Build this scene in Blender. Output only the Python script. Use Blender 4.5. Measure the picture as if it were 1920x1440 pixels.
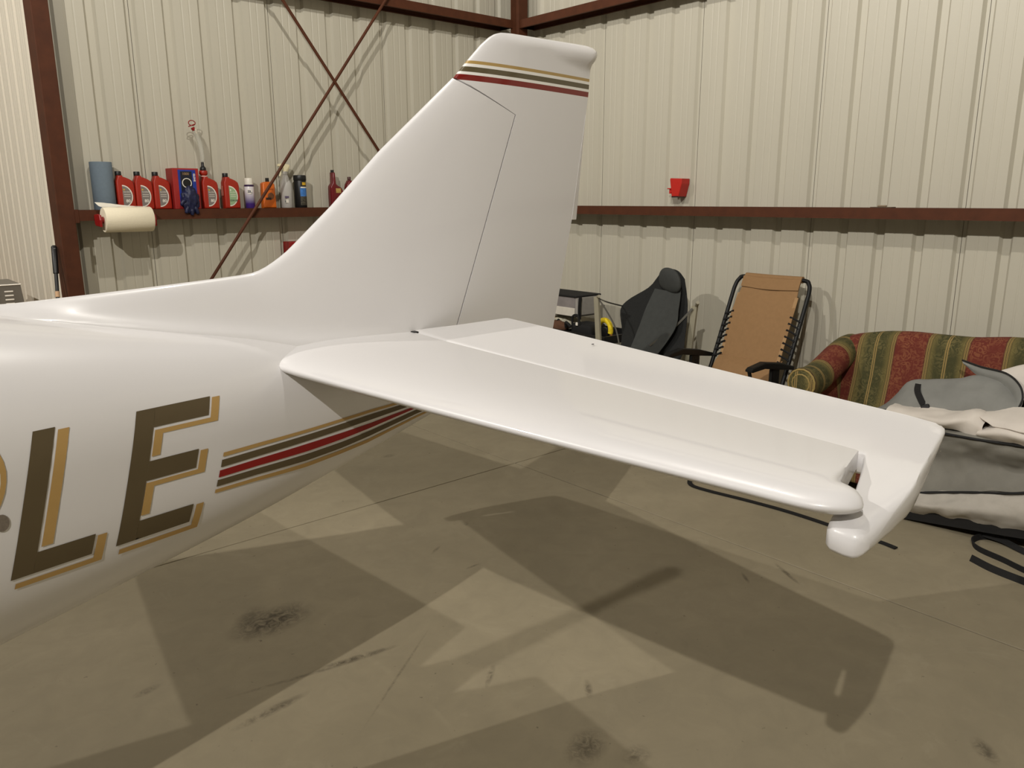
import bpy, bmesh, math, random
from mathutils import Vector, Matrix, noise

random.seed(7)
for _o in list(bpy.data.objects):
    bpy.data.objects.remove(_o)
SC = bpy.context.scene
COL = SC.collection
R = math.radians

# ------------------------------------------------------------------ camera
CAM_H = 1.62
YAW, PITCH, ROLL = R(48.9386), R(13.22), R(-0.191)
fwd = Vector((math.cos(YAW), math.sin(YAW), 0)); rgt = Vector((math.sin(YAW), -math.cos(YAW), 0)); upv = Vector((0, 0, 1))
d = fwd * math.cos(PITCH) - upv * math.sin(PITCH)
u = fwd * math.sin(PITCH) + upv * math.cos(PITCH)
r2 = rgt * math.cos(ROLL) + u * math.sin(ROLL)
u2 = u * math.cos(ROLL) - rgt * math.sin(ROLL)
cam = bpy.data.cameras.new('camera'); cam.sensor_width = 36; cam.lens = 1480.8 / 1920 * 36
cam.clip_start = .02; cam.clip_end = 100
co = bpy.data.objects.new('camera', cam); COL.objects.link(co)
co.matrix_world = Matrix(((r2.x, u2.x, -d.x, 0), (r2.y, u2.y, -d.y, 0), (r2.z, u2.z, -d.z, CAM_H), (0, 0, 0, 1)))
SC.camera = co

# ------------------------------------------------------------------ world, light level
w = bpy.data.worlds.new('hangar_world'); SC.world = w; w.use_nodes = True
w.node_tree.nodes['Background'].inputs[0].default_value = (1, .93, .82, 1)
w.node_tree.nodes['Background'].inputs[1].default_value = .004
SC.view_settings.view_transform = 'Standard'; SC.view_settings.look = 'None'
SC.view_settings.gamma = 1; SC.view_settings.use_curve_mapping = False
SC.view_settings.exposure = 0.0
# aircraft frame: a aft, s to the left side of the machine, z up
AO = Vector((1.315, 2.008, 0)); AB = R(-1.5)
def AW(a, s, z):
    return Vector((AO.x + a * math.cos(AB) + s * math.sin(AB), AO.y + a * math.sin(AB) - s * math.cos(AB), z))
LAMP_COL = (1.0, .955, .885)
LAMPS = [(AW(-5.1, 3.8, 5.9), 1680), (AW(-4.9, -3.25, 5.6), 960), (AW(.05, 0.0, 4.75), 350)]
LAMP_SIZE = .07

# ------------------------------------------------------------------ helpers
def lin(c):
    c = c / 255.0
    return c / 12.92 if c <= .04045 else ((c + .055) / 1.055) ** 2.4
def rgb(r, g, b): return (lin(r), lin(g), lin(b), 1)

class NT:
    def __init__(s, m): s.t = m.node_tree; s.n = s.t.nodes; s.l = s.t.links
    def new(s, ty, **k):
        x = s.n.new(ty)
        for a, b in k.items(): setattr(x, a, b)
        return x
    def link(s, a, b): s.l.new(a, b)
    def math(s, op, a, b=None, clamp=False):
        x = s.new('ShaderNodeMath', operation=op); x.use_clamp = clamp
        for i, v in enumerate((a, b)):
            if v is None: continue
            if isinstance(v, (int, float)): x.inputs[i].default_value = v
            else: s.link(v, x.inputs[i])
        return x.outputs[0]
    def mix(s, f, a, b):
        x = s.new('ShaderNodeMix', data_type='RGBA')
        for i, v in ((0, f), (6, a), (7, b)):
            if isinstance(v, (int, float)): x.inputs[i].default_value = v
            elif isinstance(v, tuple): x.inputs[i].default_value = v
            else: s.link(v, x.inputs[i])
        return x.outputs[2]
    def ramp(s, f, lo, hi):
        x = s.new('ShaderNodeMapRange'); s.link(f, x.inputs[0])
        x.inputs[1].default_value = lo; x.inputs[2].default_value = hi
        return x.outputs[0]
    def noise(s, vec, scale, detail=4, rough=.55, dist=0):
        x = s.new('ShaderNodeTexNoise'); s.link(vec, x.inputs['Vector'])
        x.inputs['Scale'].default_value = scale; x.inputs['Detail'].default_value = detail
        x.inputs['Roughness'].default_value = rough; x.inputs['Distortion'].default_value = dist
        return x.outputs[0]

def mat(name, col, rough=.5, metal=0, coat=0, var=0, vscale=20, bump=0, bscale=60, spec=.5, trans=0, alpha=1, emit=None, estr=0):
    m = bpy.data.materials.new(name); m.use_nodes = True
    b = m.node_tree.nodes['Principled BSDF']
    b.inputs['Base Color'].default_value = col; b.inputs['Roughness'].default_value = rough
    b.inputs['Metallic'].default_value = metal; b.inputs['Specular IOR Level'].default_value = spec
    if coat: b.inputs['Coat Weight'].default_value = coat; b.inputs['Coat Roughness'].default_value = .06
    if trans: b.inputs['Transmission Weight'].default_value = trans
    b.inputs['Alpha'].default_value = alpha
    if emit: b.inputs['Emission Color'].default_value = emit; b.inputs['Emission Strength'].default_value = estr
    N = NT(m); tc = N.new('ShaderNodeTexCoord').outputs['Object']
    if var:
        f = N.noise(tc, vscale, 5)
        dk = tuple(c * (1 - var) for c in col[:3]) + (1,); lt = tuple(min(1, c * (1 + var)) for c in col[:3]) + (1,)
        N.link(N.mix(N.ramp(f, .3, .7), dk, lt), b.inputs['Base Color'])
    if bump:
        bp = N.new('ShaderNodeBump'); bp.inputs['Strength'].default_value = bump; bp.inputs['Distance'].default_value = .004
        N.link(N.noise(tc, bscale, 5), bp.inputs['Height']); N.link(bp.outputs[0], b.inputs['Normal'])
    return m

def obj(name, me, m=None, parent=None, loc=(0, 0, 0), rot=(0, 0, 0), smooth=None, label=None):
    o = bpy.data.objects.new(name, me); COL.objects.link(o)
    if m is not None and not me.materials: me.materials.append(m)
    if parent is not None: o.parent = parent
    o.location = loc; o.rotation_euler = rot
    if smooth is not None: set_smooth(me, smooth)
    if label: o['label'] = label
    return o
def set_smooth(me, ang=35):
    if not me.polygons: return
    me.polygons.foreach_set('use_smooth', [ang > 0] * len(me.polygons))
    if 0 < ang < 179:
        bm = bmesh.new(); bm.from_mesh(me); c = R(ang)
        for e in bm.edges:
            if len(e.link_faces) == 2 and e.calc_face_angle(0) > c: e.smooth = False
        bm.to_mesh(me); bm.free()
def thing(name, label, cat, loc=(0, 0, 0), rotz=0, group=None):
    o = bpy.data.objects.new(name, None); COL.objects.link(o); o.empty_display_size = .1
    o.location = loc; o.rotation_euler = (0, 0, rotz)
    o['label'] = label; o['category'] = cat
    if group: o['group'] = group
    return o
def tag(o, label, cat, group=None):
    o['label'] = label; o['category'] = cat
    if group: o['group'] = group
    return o
def struct(o, label=None):
    o['kind'] = 'structure'
    if label: o['label'] = label
    return o
def from_py(v, f):
    me = bpy.data.meshes.new('m'); me.from_pydata([tuple(p) for p in v], [], f); me.validate()
    bm = bmesh.new(); bm.from_mesh(me)
    bmesh.ops.remove_doubles(bm, verts=bm.verts, dist=1e-5)
    bmesh.ops.dissolve_degenerate(bm, edges=bm.edges, dist=1e-6)
    bmesh.ops.recalc_face_normals(bm, faces=bm.faces)
    bm.to_mesh(me); bm.free(); return me
def bm_mesh(bm):
    bmesh.ops.recalc_face_normals(bm, faces=bm.faces)
    me = bpy.data.meshes.new('m'); bm.to_mesh(me); bm.free(); return me
def add_box(bm, lo, hi, bev=0, seg=2):
    n = bmesh.ops.create_cube(bm, size=1)['verts']
    for v in n:
        v.co = Vector([lo[i] + (v.co[i] + .5) * (hi[i] - lo[i]) for i in range(3)])
    if bev:
        es = list({e for v in n for e in v.link_edges})
        bmesh.ops.bevel(bm, geom=es, offset=bev, segments=seg, affect='EDGES', profile=.5)
def box(lo, hi, bev=0, seg=2):
    bm = bmesh.new(); add_box(bm, lo, hi, bev, seg); return bm_mesh(bm)
def boxes(L):
    bm = bmesh.new()
    for q in L: add_box(bm, *q)
    return bm_mesh(bm)
def lathe(prof, n=24, cap=True):
    v = []; f = []
    for (rr, z) in prof:
        for i in range(n):
            t = 2 * math.pi * i / n; v.append((rr * math.cos(t), rr * math.sin(t), z))
    for k in range(len(prof) - 1):
        for i in range(n):
            j = (i + 1) % n; f.append((k * n + i, k * n + j, (k + 1) * n + j, (k + 1) * n + i))
    if cap:
        if prof[0][0] > 1e-4: f.append(tuple(range(n)))
        if prof[-1][0] > 1e-4: f.append(tuple((len(prof) - 1) * n + i for i in range(n)))
    return from_py(v, f)
def crom(P, n, closed=False):
    P = [Vector(p) for p in P]; out = []; m = len(P)
    rng = m if closed else m - 1
    for i in range(rng):
        p0 = P[(i - 1) % m] if closed or i > 0 else P[0] * 2 - P[1]
        p1 = P[i]; p2 = P[(i + 1) % m]
        p3 = P[(i + 2) % m] if closed or i + 2 < m else P[-1] * 2 - P[-2]
        for k in range(n):
            t = k / n
            out.append(.5 * ((2 * p1) + (p2 - p0) * t + (2 * p0 - 5 * p1 + 4 * p2 - p3) * t * t + (3 * p1 - p0 - 3 * p2 + p3) * t ** 3))
    if not closed: out.append(P[-1].copy())
    return out
def tube(path, rad, n=8, sub=0, closed=False, cap=True):
    P = crom(path, sub, closed) if sub else [Vector(p) for p in path]
    m = len(P); v = []; f = []; prev = None
    for i, p in enumerate(P):
        t = (P[(i + 1) % m] - P[(i - 1) % m]) if (closed or 0 < i < m - 1) else (P[1] - P[0] if i == 0 else P[-1] - P[-2])
        t.normalize()
        if prev is None:
            prev = t.orthogonal().normalized()
        prev = (prev - t * prev.dot(t))
        if prev.length < 1e-6: prev = t.orthogonal()
        prev.normalize(); bn = t.cross(prev)
        rr = rad[i * (len(rad) - 1) // max(1, m - 1)] if isinstance(rad, (list, tuple)) else rad
        for k in range(n):
            q = 2 * math.pi * k / n; v.append(p + (prev * math.cos(q) + bn * math.sin(q)) * rr)
    rng = m if closed else m - 1
    for i in range(rng):
        j = (i + 1) % m
        for k in range(n):
            l = (k + 1) % n; f.append((i * n + k, i * n + l, j * n + l, j * n + k))
    if cap and not closed: f.append(tuple(range(n))); f.append(tuple((m - 1) * n + k for k in range(n)))
    return from_py(v, f)
def ribbon(path, width, thick, side=(0, 0, 1), sub=6):
    P = crom(path, sub); m = len(P); v = []; f = []; sd = Vector(side)
    for i, p in enumerate(P):
        t = (P[min(i + 1, m - 1)] - P[max(i - 1, 0)]).normalized()
        n = t.cross(sd)
        n = n.normalized() if n.length > 1e-5 else Vector((1, 0, 0))
        wv = n.cross(t).normalized()
        for (sx, sy) in ((-1, -1), (1, -1), (1, 1), (-1, 1)):
            v.append(p + wv * sx * width / 2 + n * sy * thick / 2)
    for i in range(m - 1):
        for k in range(4):
            l = (k + 1) % 4; f.append((i * 4 + k, i * 4 + l, i * 4 + 4 + l, i * 4 + 4 + k))
    f.append((0, 1, 2, 3)); f.append(tuple((m - 1) * 4 + k for k in range(4)))
    return from_py(v, f)
def prism(outline, lo, hi, bev=0, axis='y', seg=2):
    """outline in (x,z) extruded along y from lo to hi (axis 'y'), or (y,z) along x (axis 'x')"""
    bm = bmesh.new(); n = len(outline)
    mk = (lambda p, q: (p[0], q, p[1])) if axis == 'y' else (lambda p, q: (q, p[0], p[1]))
    A = [bm.verts.new(mk(p, lo)) for p in outline]; B = [bm.verts.new(mk(p, hi)) for p in outline]
    fa = bm.faces.new(A); fb = bm.faces.new(B[::-1])
    for i in range(n): bm.faces.new((A[i], A[(i + 1) % n], B[(i + 1) % n], B[i]))
    bmesh.ops.recalc_face_normals(bm, faces=bm.faces)
    if bev:
        es = list(fa.edges) + list(fb.edges)
        bmesh.ops.bevel(bm, geom=es, offset=bev, segments=seg, affect='EDGES', profile=.5)
    return bm_mesh(bm)
def patch(ctrl, su=6, sv=6, amp=0, fs=6, seed=0, thick=.004):
    """smooth cloth-like sheet through a grid of control points, given real thickness"""
    rows = [crom(r, sv) for r in ctrl]; nv = len(rows[0])
    cols = [crom([r[j] for r in rows], su) for j in range(nv)]; nu = len(cols[0])
    P = [[cols[j][i] for j in range(nv)] for i in range(nu)]
    N = [[None] * nv for _ in range(nu)]
    for i in range(nu):
        for j in range(nv):
            du = P[min(i + 1, nu - 1)][j] - P[max(i - 1, 0)][j]; dv = P[i][min(j + 1, nv - 1)] - P[i][max(j - 1, 0)]
            n = du.cross(dv); N[i][j] = n.normalized() if n.length > 1e-9 else Vector((0, 0, 1))
    v = []; f = []
    for side in (0, 1):
        for i in range(nu):
            for j in range(nv):
                q = P[i][j]; k = noise.noise(q * fs + Vector((seed, seed * 2, 0))) + .5 * noise.noise(q * fs * 2.3 + Vector((seed, 0, seed)))
                v.append(q + N[i][j] * (amp * k - side * thick))
    o = nu * nv; ix = lambda i, j, s: s * o + i * nv + j
    for i in range(nu - 1):
        for j in range(nv - 1):
            f.append((ix(i, j, 0), ix(i + 1, j, 0), ix(i + 1, j + 1, 0), ix(i, j + 1, 0)))
            f.append((ix(i, j, 1), ix(i, j + 1, 1), ix(i + 1, j + 1, 1), ix(i + 1, j, 1)))
    for i in range(nu - 1):
        for j in (0, nv - 1): f.append((ix(i, j, 0), ix(i + 1, j, 0), ix(i + 1, j, 1), ix(i, j, 1)))
    for j in range(nv - 1):
        for i in (0, nu - 1): f.append((ix(i, j, 0), ix(i, j + 1, 0), ix(i, j + 1, 1), ix(i, j, 1)))
    return from_py(v, f)
def edge_path(ctrl_row, n=8): return crom(ctrl_row, n)
def text_mesh(body, size, extr=.0003, bold=0):
    c = bpy.data.curves.new('t', 'FONT'); c.body = body; c.size = size; c.extrude = extr; c.align_x = 'CENTER'; c.align_y = 'CENTER'
    c.offset = bold; c.resolution_u = 3
    o = bpy.data.objects.new('t', c); COL.objects.link(o)
    me = bpy.data.meshes.new_from_object(o.evaluated_get(bpy.context.evaluated_depsgraph_get()))
    bpy.data.objects.remove(o); bpy.data.curves.remove(c)
    for vv in me.vertices: vv.co = Vector((vv.co.x, -vv.co.z, vv.co.y))     # stand upright, facing -y
    me.materials.clear(); return me
def dup(o, parent=None):
    c = o.copy(); COL.objects.link(c); c.parent = parent
    for ch in list(o.children): dup(ch, c)
    return c
def interp(x, T):
    if x <= T[0][0]: return T[0][1]
    for (x0, y0), (x1, y1) in zip(T, T[1:]):
        if x <= x1: return y0 + (y1 - y0) * (x - x0) / (x1 - x0)
    return T[-1][1]
def smoothstep(a, b, x):
    t = max(0, min(1, (x - a) / (b - a))); return t * t * (3 - 2 * t)

# ------------------------------------------------------------------ materials
M = {}
M['sheet'] = mat('wall_sheet_paint', rgb(187, 182, 166), .42, var=.03, vscale=3, bump=.03, bscale=8)
M['back'] = mat('wall_backing', rgb(120, 112, 100), .8, var=.05)
M['steel'] = mat('red_oxide_steel', rgb(77, 40, 20), .7, spec=.3, var=.16, vscale=14, bump=.05, bscale=120)
M['white'] = mat('aircraft_white_paint', rgb(226, 224, 224), .34, coat=.6, var=.006, vscale=2)
M['olive'] = mat('olive_vinyl', rgb(92, 79, 55), .4, var=.03)
M['gold'] = mat('gold_vinyl', rgb(184, 149, 90), .4, var=.03)
M['red'] = mat('red_vinyl', rgb(142, 18, 18), .38, var=.03)
M['puretrim'] = mat('white_trim_vinyl', rgb(240, 238, 232), .35, var=.01)
M['black'] = mat('black_plastic', rgb(18, 18, 19), .45, var=.1)
M['blackcloth'] = mat('black_webbing', rgb(16, 15, 15), .85, var=.15, vscale=80, bump=.3, bscale=300)
M['grey'] = mat('grey_metal', rgb(120, 118, 112), .4, .6, var=.05)
M['glass'] = mat('tinted_canopy', (.03, .035, .04, 1), .05, coat=.5, var=.01)
M['tyre'] = mat('tyre_rubber', rgb(22, 22, 22), .85, var=.1)
M['lampbody'] = mat('lamp_housing', rgb(60, 62, 64), .5, .4, var=.05)
M['lens'] = mat('lamp_lens', rgb(255, 246, 228), .4, var=.001, emit=(1, .92, .8, 1), estr=30)

def floor_mat():
    m = bpy.data.materials.new('concrete_floor'); m.use_nodes = True; N = NT(m); b = N.n['Principled BSDF']
    tc = N.new('ShaderNodeTexCoord').outputs['Object']
    c = N.mix(N.ramp(N.noise(tc, .9, 6, .6, .4), .3, .7), rgb(143, 133, 110), rgb(160, 149, 125))
    c = N.mix(N.math('MULTIPLY', N.ramp(N.noise(tc, 7, 7, .65, .8), .35, .75), .35), c, rgb(122, 114, 96))
    c = N.mix(N.math('MULTIPLY', N.ramp(N.noise(tc, 3.2, 5, .7, 1.5), .58, .8), .5), c, rgb(164, 154, 131))
    # specks
    c = N.mix(N.math('MULTIPLY', N.ramp(N.noise(tc, 38, 2, .5), .72, .78), .55), c, rgb(76, 66, 52))
    # worn tyre scuffs, oil spots: x, y, half length, half width, angle, strength
    for i, (x, y, hl, hw, an, st) in enumerate([(1.135, 2.749, .17, .10, 8, .8), (1.08, 2.83, .10, .05, 40, .45), (1.247, 2.304, .16, .018, -10, .75), (.893, 2.22, .13, .022, 5, .6), (1.05, 2.33, .25, .01, -12, .4),
            (1.535, 1.423, .09, .06, 20, .6), (1.62, 1.30, .05, .04, 0, .5), (3.025, 1.625, .10, .012, 60, .7), (2.85, 1.72, .05, .01, 50, .5), (2.42, .62, .06, .03, 45, .6), (2.0, 2.85, .05, .01, 30, .5), (2.03, 2.6, .04, .008, 0, .5),
            (1.55, 1.9, .07, .012, 40, .5), (.62, 2.6, .05, .02, 10, .4), (1.75, 1.62, .05, .015, 50, .5), (2.3, 3.0, .03, .012, 50, .4), (1.32, 2.12, .30, .006, 35, .35), (2.6, 4.2, .06, .03, 0, .4)]):
        mp = N.new('ShaderNodeMapping', vector_type='TEXTURE'); N.link(tc, mp.inputs[0])
        mp.inputs['Location'].default_value = (x, y, 0); mp.inputs['Rotation'].default_value = (0, 0, R(an)); mp.inputs['Scale'].default_value = (hl, hw, 1)
        ln = N.new('ShaderNodeVectorMath', operation='LENGTH'); N.link(mp.outputs[0], ln.inputs[0])
        nz = N.noise(tc, 22 + i, 6, .7, 1.2)
        k = N.math('MULTIPLY', N.ramp(ln.outputs['Value'], 1.15, .3), N.ramp(nz, .34, .58), True)
        c = N.mix(N.math('MULTIPLY', k, min(1, st * 1.15)), c, rgb(58, 49, 37))
    N.link(c, b.inputs['Base Color'])
    N.link(N.math('ADD', .42, N.math('MULTIPLY', N.noise(tc, 5, 4), .25)), b.inputs['Roughness'])
    bp = N.new('ShaderNodeBump'); bp.inputs['Strength'].default_value = .12; bp.inputs['Distance'].default_value = .004
    N.link(N.noise(tc, 30, 8, .7), bp.inputs['Height']); N.link(bp.outputs[0], b.inputs['Normal'])
    return m
M['floor'] = floor_mat()

def rudder_mat():
    m = bpy.data.materials.new('rudder_paint'); m.use_nodes = True; N = NT(m); b = N.n['Principled BSDF']
    tc = N.new('ShaderNodeTexCoord').outputs['Object']; sp = N.new('ShaderNodeSeparateXYZ'); N.link(tc, sp.inputs[0])
    z = N.math('ADD', sp.outputs[2], N.math('MULTIPLY', N.math('SUBTRACT', sp.outputs[0], .2), .016))
    c = rgb(226, 224, 224)
    for lo, hi, k in ((1.9665, 1.9835, 'red'), (1.9835, 1.992, 'puretrim'), (1.992, 2.0075, 'olive'), (2.0075, 2.0165, 'puretrim'), (2.0165, 2.026, 'gold')):
        f = N.math('MULTIPLY', N.math('GREATER_THAN', z, lo), N.math('LESS_THAN', z, hi))
        kc = {'red': rgb(122, 20, 13), 'olive': rgb(92, 82, 58), 'gold': rgb(178, 148, 88), 'puretrim': rgb(240, 238, 232)}[k]
        c = N.mix(f, c, kc)
    N.link(c, b.inputs['Base Color']); b.inputs['Roughness'].default_value = .34
    b.inputs['Coat Weight'].default_value = .6; b.inputs['Coat Roughness'].default_value = .06
    return m
M['rudder'] = rudder_mat()

# ------------------------------------------------------------------ building shell
SHEET_L, SHEET_B, STEP_X, SHEET_R = 5.521, 4.859, 1.14, -4.30
WIDE_L, WIDE_R, FRONT_X = 13.0, -9.0, -9.0
def roof_z(x): return 5.9 - .17 * (x - 1.2)
PITCHW = .2286
def sheet_profile(n, gap=True):
    """(u, depth) along n ribs; depth is how far the sheet lies behind the inner face"""
    p = []
    for k in range(n):
        o = k * PITCHW
        p += [(o + .0 if k else .001, .022), (o + .019, .022), (o + .034, 0), (o + .084, 0), (o + .087, .0014), (o + .093, .0014), (o + .096, 0),
              (o + .1326, 0), (o + .1356, .0014), (o + .1416, .0014), (o + .1446, 0), (o + .1946, 0), (o + .2096, .022)]
    p.append((n * PITCHW - .002, .022)); return p
def sheet_mesh(n, h=1.0, mt=None):
    p = sheet_profile(n); v = []; f = []
    for (uu, dd) in p: v += [(uu, dd, 0), (uu, dd, h)]
    for i in range(len(p) - 1): f.append((2 * i, 2 * i + 2, 2 * i + 3, 2 * i + 1))
    me = bpy.data.meshes.new('sheet'); me.from_pydata(v, [], f); me.update(); me.materials.append(mt or M['sheet']); return me
PANEL = sheet_mesh(4)
M['sheet_lit'] = mat('wall_sheet_lit_copy', rgb(218, 210, 193), .42, var=.03, vscale=3, bump=.03, bscale=8)  # lightened wall sheet: lamp brightness on the side wall put into its colour
PANEL2 = sheet_mesh(4, 1.0, M['sheet_lit'])
def panels(parent, origin, direction, rot, count, hfun, me=PANEL):
    for k in range(count):
        q = Vector(origin) + Vector(direction) * (k * 4 * PITCHW)
        o = obj('panel', me, None, parent, q, (0, 0, rot)); o.scale = (1, 1, hfun(q + Vector(direction) * .45))
    return

# floor
fl = struct(obj('floor', box((FRONT_X, WIDE_R, -.16), (SHEET_B + .1, WIDE_L, -.05)), mat('floor_joint_dirt', rgb(30, 26, 22), .9, var=.2)))
xl = [FRONT_X, -7.864, -4.204, -.544, 3.116, SHEET_B + .08]; yl = [WIDE_R, -7.43, -3.77, -.11, 3.55, 7.21, 10.87, WIDE_L]
for i in range(5):
    for j in range(7):
        x0, x1, y0, y1 = xl[i], xl[i + 1], yl[j], yl[j + 1]
        if i == 4 and (y0 > SHEET_L or y1 < SHEET_R): continue
        bm = bmesh.new(); add_box(bm, (x0 + .0045, y0 + .004, -.06), (x1 - .0045, y1 - .004, 0), .0015, 1)
        obj('slab', bm_mesh(bm), M['floor'], fl)
# ceiling
v = [(FRONT_X, WIDE_R, roof_z(FRONT_X)), (SHEET_B + .1, WIDE_R, roof_z(SHEET_B + .1)), (SHEET_B + .1, WIDE_L, roof_z(SHEET_B + .1)), (FRONT_X, WIDE_L, roof_z(FRONT_X))]
v += [(a, b_, c + .05) for a, b_, c in v]
struct(obj('ceiling', from_py(v, [(0, 1, 2, 3), (4, 5, 6, 7), (0, 1, 5, 4), (1, 2, 6, 5), (2, 3, 7, 6), (3, 0, 4, 7)]), mat('roof_liner', rgb(62, 58, 54), .8, var=.06, vscale=2)))
def wall_box(name, lo, hi, label):
    return struct(obj(name, box(lo, hi), M['back']), label)
RT = roof_z(1.14)
wl = wall_box('wall_left', (STEP_X + .02, SHEET_L + .03, 0), (SHEET_B + .06, SHEET_L + .06, RT), 'ribbed cream sheet wall behind the bottle shelf')
wb = wall_box('wall_back', (SHEET_B + .03, SHEET_R - .06, 0), (SHEET_B + .06, SHEET_L + .06, roof_z(SHEET_B)), 'ribbed cream sheet wall behind the sofa and chairs')
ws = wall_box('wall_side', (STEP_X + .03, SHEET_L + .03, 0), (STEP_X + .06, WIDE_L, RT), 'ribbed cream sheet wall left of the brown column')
# rib grid: left wall rib at x=1.462 + .2286 i, seam every fourth; sheet groove centre is at u = 0 of the profile
o_ = obj('panel', sheet_mesh(2), None, wl, (1.2328, SHEET_L, 0)); o_.scale = (1, 1, RT - .02)
panels(wl, (1.690, SHEET_L, 0), (1, 0, 0), 0, 4, lambda q: roof_z(q.x) - .02)
panels(wb, (SHEET_B, 3.568 + 3 * .9144, 0), (0, -1, 0), -math.pi / 2, 11, lambda q: roof_z(SHEET_B) - .02)
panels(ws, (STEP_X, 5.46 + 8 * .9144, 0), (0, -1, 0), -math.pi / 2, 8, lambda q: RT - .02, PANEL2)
def plain_wall(name, x, y, rot, n, h, label):
    return struct(obj(name, sheet_mesh(n, h), None, None, (x, y, 0), (0, 0, rot)), label)
plain_wall('wall_right', SHEET_B, SHEET_R, math.pi, 17, roof_z(SHEET_B), 'ribbed sheet wall on the near side of the tail bay')
plain_wall('wall_corner', STEP_X, SHEET_R, -math.pi / 2, 20, RT, 'ribbed sheet wall beside the near door bay')
plain_wall('wall_far', FRONT_X, WIDE_L, 0, 45, RT, 'ribbed sheet wall of the wide wing bay')
plain_wall('wall_near', STEP_X, WIDE_R, math.pi, 45, RT, 'ribbed sheet wall on the near wing bay')
# steel: cee girts (web on top, flanges down), columns, cross bracing
GT = CAM_H - .060; FL = .0635; UG = 3.006
def girt_mesh(length):
    p = [(0, 0), (.17, 0), (.17, -FL), (.15, -FL), (.15, -FL + .004), (.166, -FL + .004), (.166, -.004), (.004, -.004), (.004, -FL + .004), (.022, -FL + .004), (.022, -FL), (0, -FL)]
    v = []; n = len(p)
    for x in (0, length): v += [(x, a, b_) for a, b_ in p]
    f = [(i, (i + 1) % n, n + (i + 1) % n, n + i) for i in range(n)] + [tuple(range(n)), tuple(range(n, 2 * n))]
    bm = bmesh.new(); vs = [bm.verts.new(q) for q in v]
    for q in f: bm.faces.new([vs[i] for i in q])
    bmesh.ops.triangulate(bm, faces=[q for q in bm.faces if len(q.verts) > 4])
    return bm_mesh(bm)
gl = girt_mesh(4.68 - 1.20)
for z, lb in ((GT, 'brown steel rail carrying the row of bottles'), (UG + FL, 'upper brown steel rail crossed by the brace rod'), (4.5, 'topmost brown steel rail')):
    obj('girt', gl, M['steel'], wl, (1.205, 5.351, z), label=lb)
gb = girt_mesh(5.29 - SHEET_R)
for z, lb in ((GT, 'brown steel rail running behind the tail fin'), (UG + FL - .01, 'upper brown steel rail right of the corner post'), (4.5, 'topmost brown steel rail')):
    obj('girt', gb, M['steel'], wb, (4.689, 5.275, z), (0, 0, -math.pi / 2), label=lb)
def hcol(lo, hi, h, t=.008):
    x0, y0 = lo; x1, y1 = hi; xm = (x0 + x1) / 2
    return boxes([((x0, y0, 0), (x1, y0 + t, h)), ((x0, y1 - t, 0), (x1, y1, h)), ((xm - .004, y0, 0), (xm + .004, y1, h))])
obj('column', box((4.683, 5.278, 0), (4.785, 5.38, 5.2), .004), M['steel'], wb, label='brown steel corner post behind the fin tip')
obj('column', box((1.112, 5.345, 0), (1.203, 5.525, RT), .004), M['steel'], wl, label='wide brown steel column at the left')
obj('clip', box((1.20, 5.347, GT - .075), (1.225, 5.36, GT + .004), .002), M['steel'], wl)
def rod(p, q, rad): return tube([p, q], rad, 10)
obj('brace_rod', rod((1.245, 5.325, .1325), (4.62, 5.325, 4.626), .0105), M['steel'], wl, label='brown brace rod rising to the right')
obj('brace_rod', rod((1.26, 5.305, 4.7245), (4.655, 5.305, .150), .0105), M['steel'], wl, label='brown brace rod falling to the right')

# ------------------------------------------------------------------ lamps
for i, (p, wt) in enumerate(LAMPS):
    t = thing('ceiling_lamp', ['bare round ceiling lamp hanging behind the camera near the door', 'bare round ceiling lamp hanging over the far wing bay', 'bare round ceiling lamp hanging above the tail'][i], 'lamp', p, 0, 'ceiling lamps')
    obj('cap', lathe([(.02, .22), (.045, .21), (.06, .15), (.075, .135), (.075, .125), (0, .125)], 28), M['lampbody'], t, smooth=40)
    obj('bulb', lathe([(0, .085), (.03, .089), (.042, .095), (.042, .126), (0, .126)], 28), M['lens'], t, smooth=60)
    obj('hanger', tube([(0, 0, .2), (0, 0, roof_z(p.x) - p.z)], .008, 8), M['lampbody'], t)
    L = bpy.data.lights.new('lamp_light', 'POINT'); L.shadow_soft_size = LAMP_SIZE / 2; L.energy = wt; L.color = LAMP_COL
    # upright tubular LED lamp: its rows of diodes face sideways, so it gives little straight down
    L.use_nodes = True; nt = L.node_tree; em = nt.nodes['Emission']
    tcn = nt.nodes.new('ShaderNodeTexCoord'); sxyz = nt.nodes.new('ShaderNodeSeparateXYZ'); nt.links.new(tcn.outputs['Normal'], sxyz.inputs[0])
    m1 = nt.nodes.new('ShaderNodeMath'); m1.operation = 'MULTIPLY'; nt.links.new(sxyz.outputs[2], m1.inputs[0]); nt.links.new(sxyz.outputs[2], m1.inputs[1])
    m2 = nt.nodes.new('ShaderNodeMath'); m2.operation = 'SUBTRACT'; m2.inputs[0].default_value = 1.0; nt.links.new(m1.outputs[0], m2.inputs[1])
    m3 = nt.nodes.new('ShaderNodeMath'); m3.operation = 'POWER'; m3.inputs[1].default_value = .5; nt.links.new(m2.outputs[0], m3.inputs[0])
    m4 = nt.nodes.new('ShaderNodeMath'); m4.operation = 'MAXIMUM'; m4.inputs[1].default_value = .42; nt.links.new(m3.outputs[0], m4.inputs[0])
    nt.links.new(m4.outputs[0], em.inputs['Strength'])
    lo = bpy.data.objects.new('lamp_light', L); COL.objects.link(lo); lo.parent = t

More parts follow.
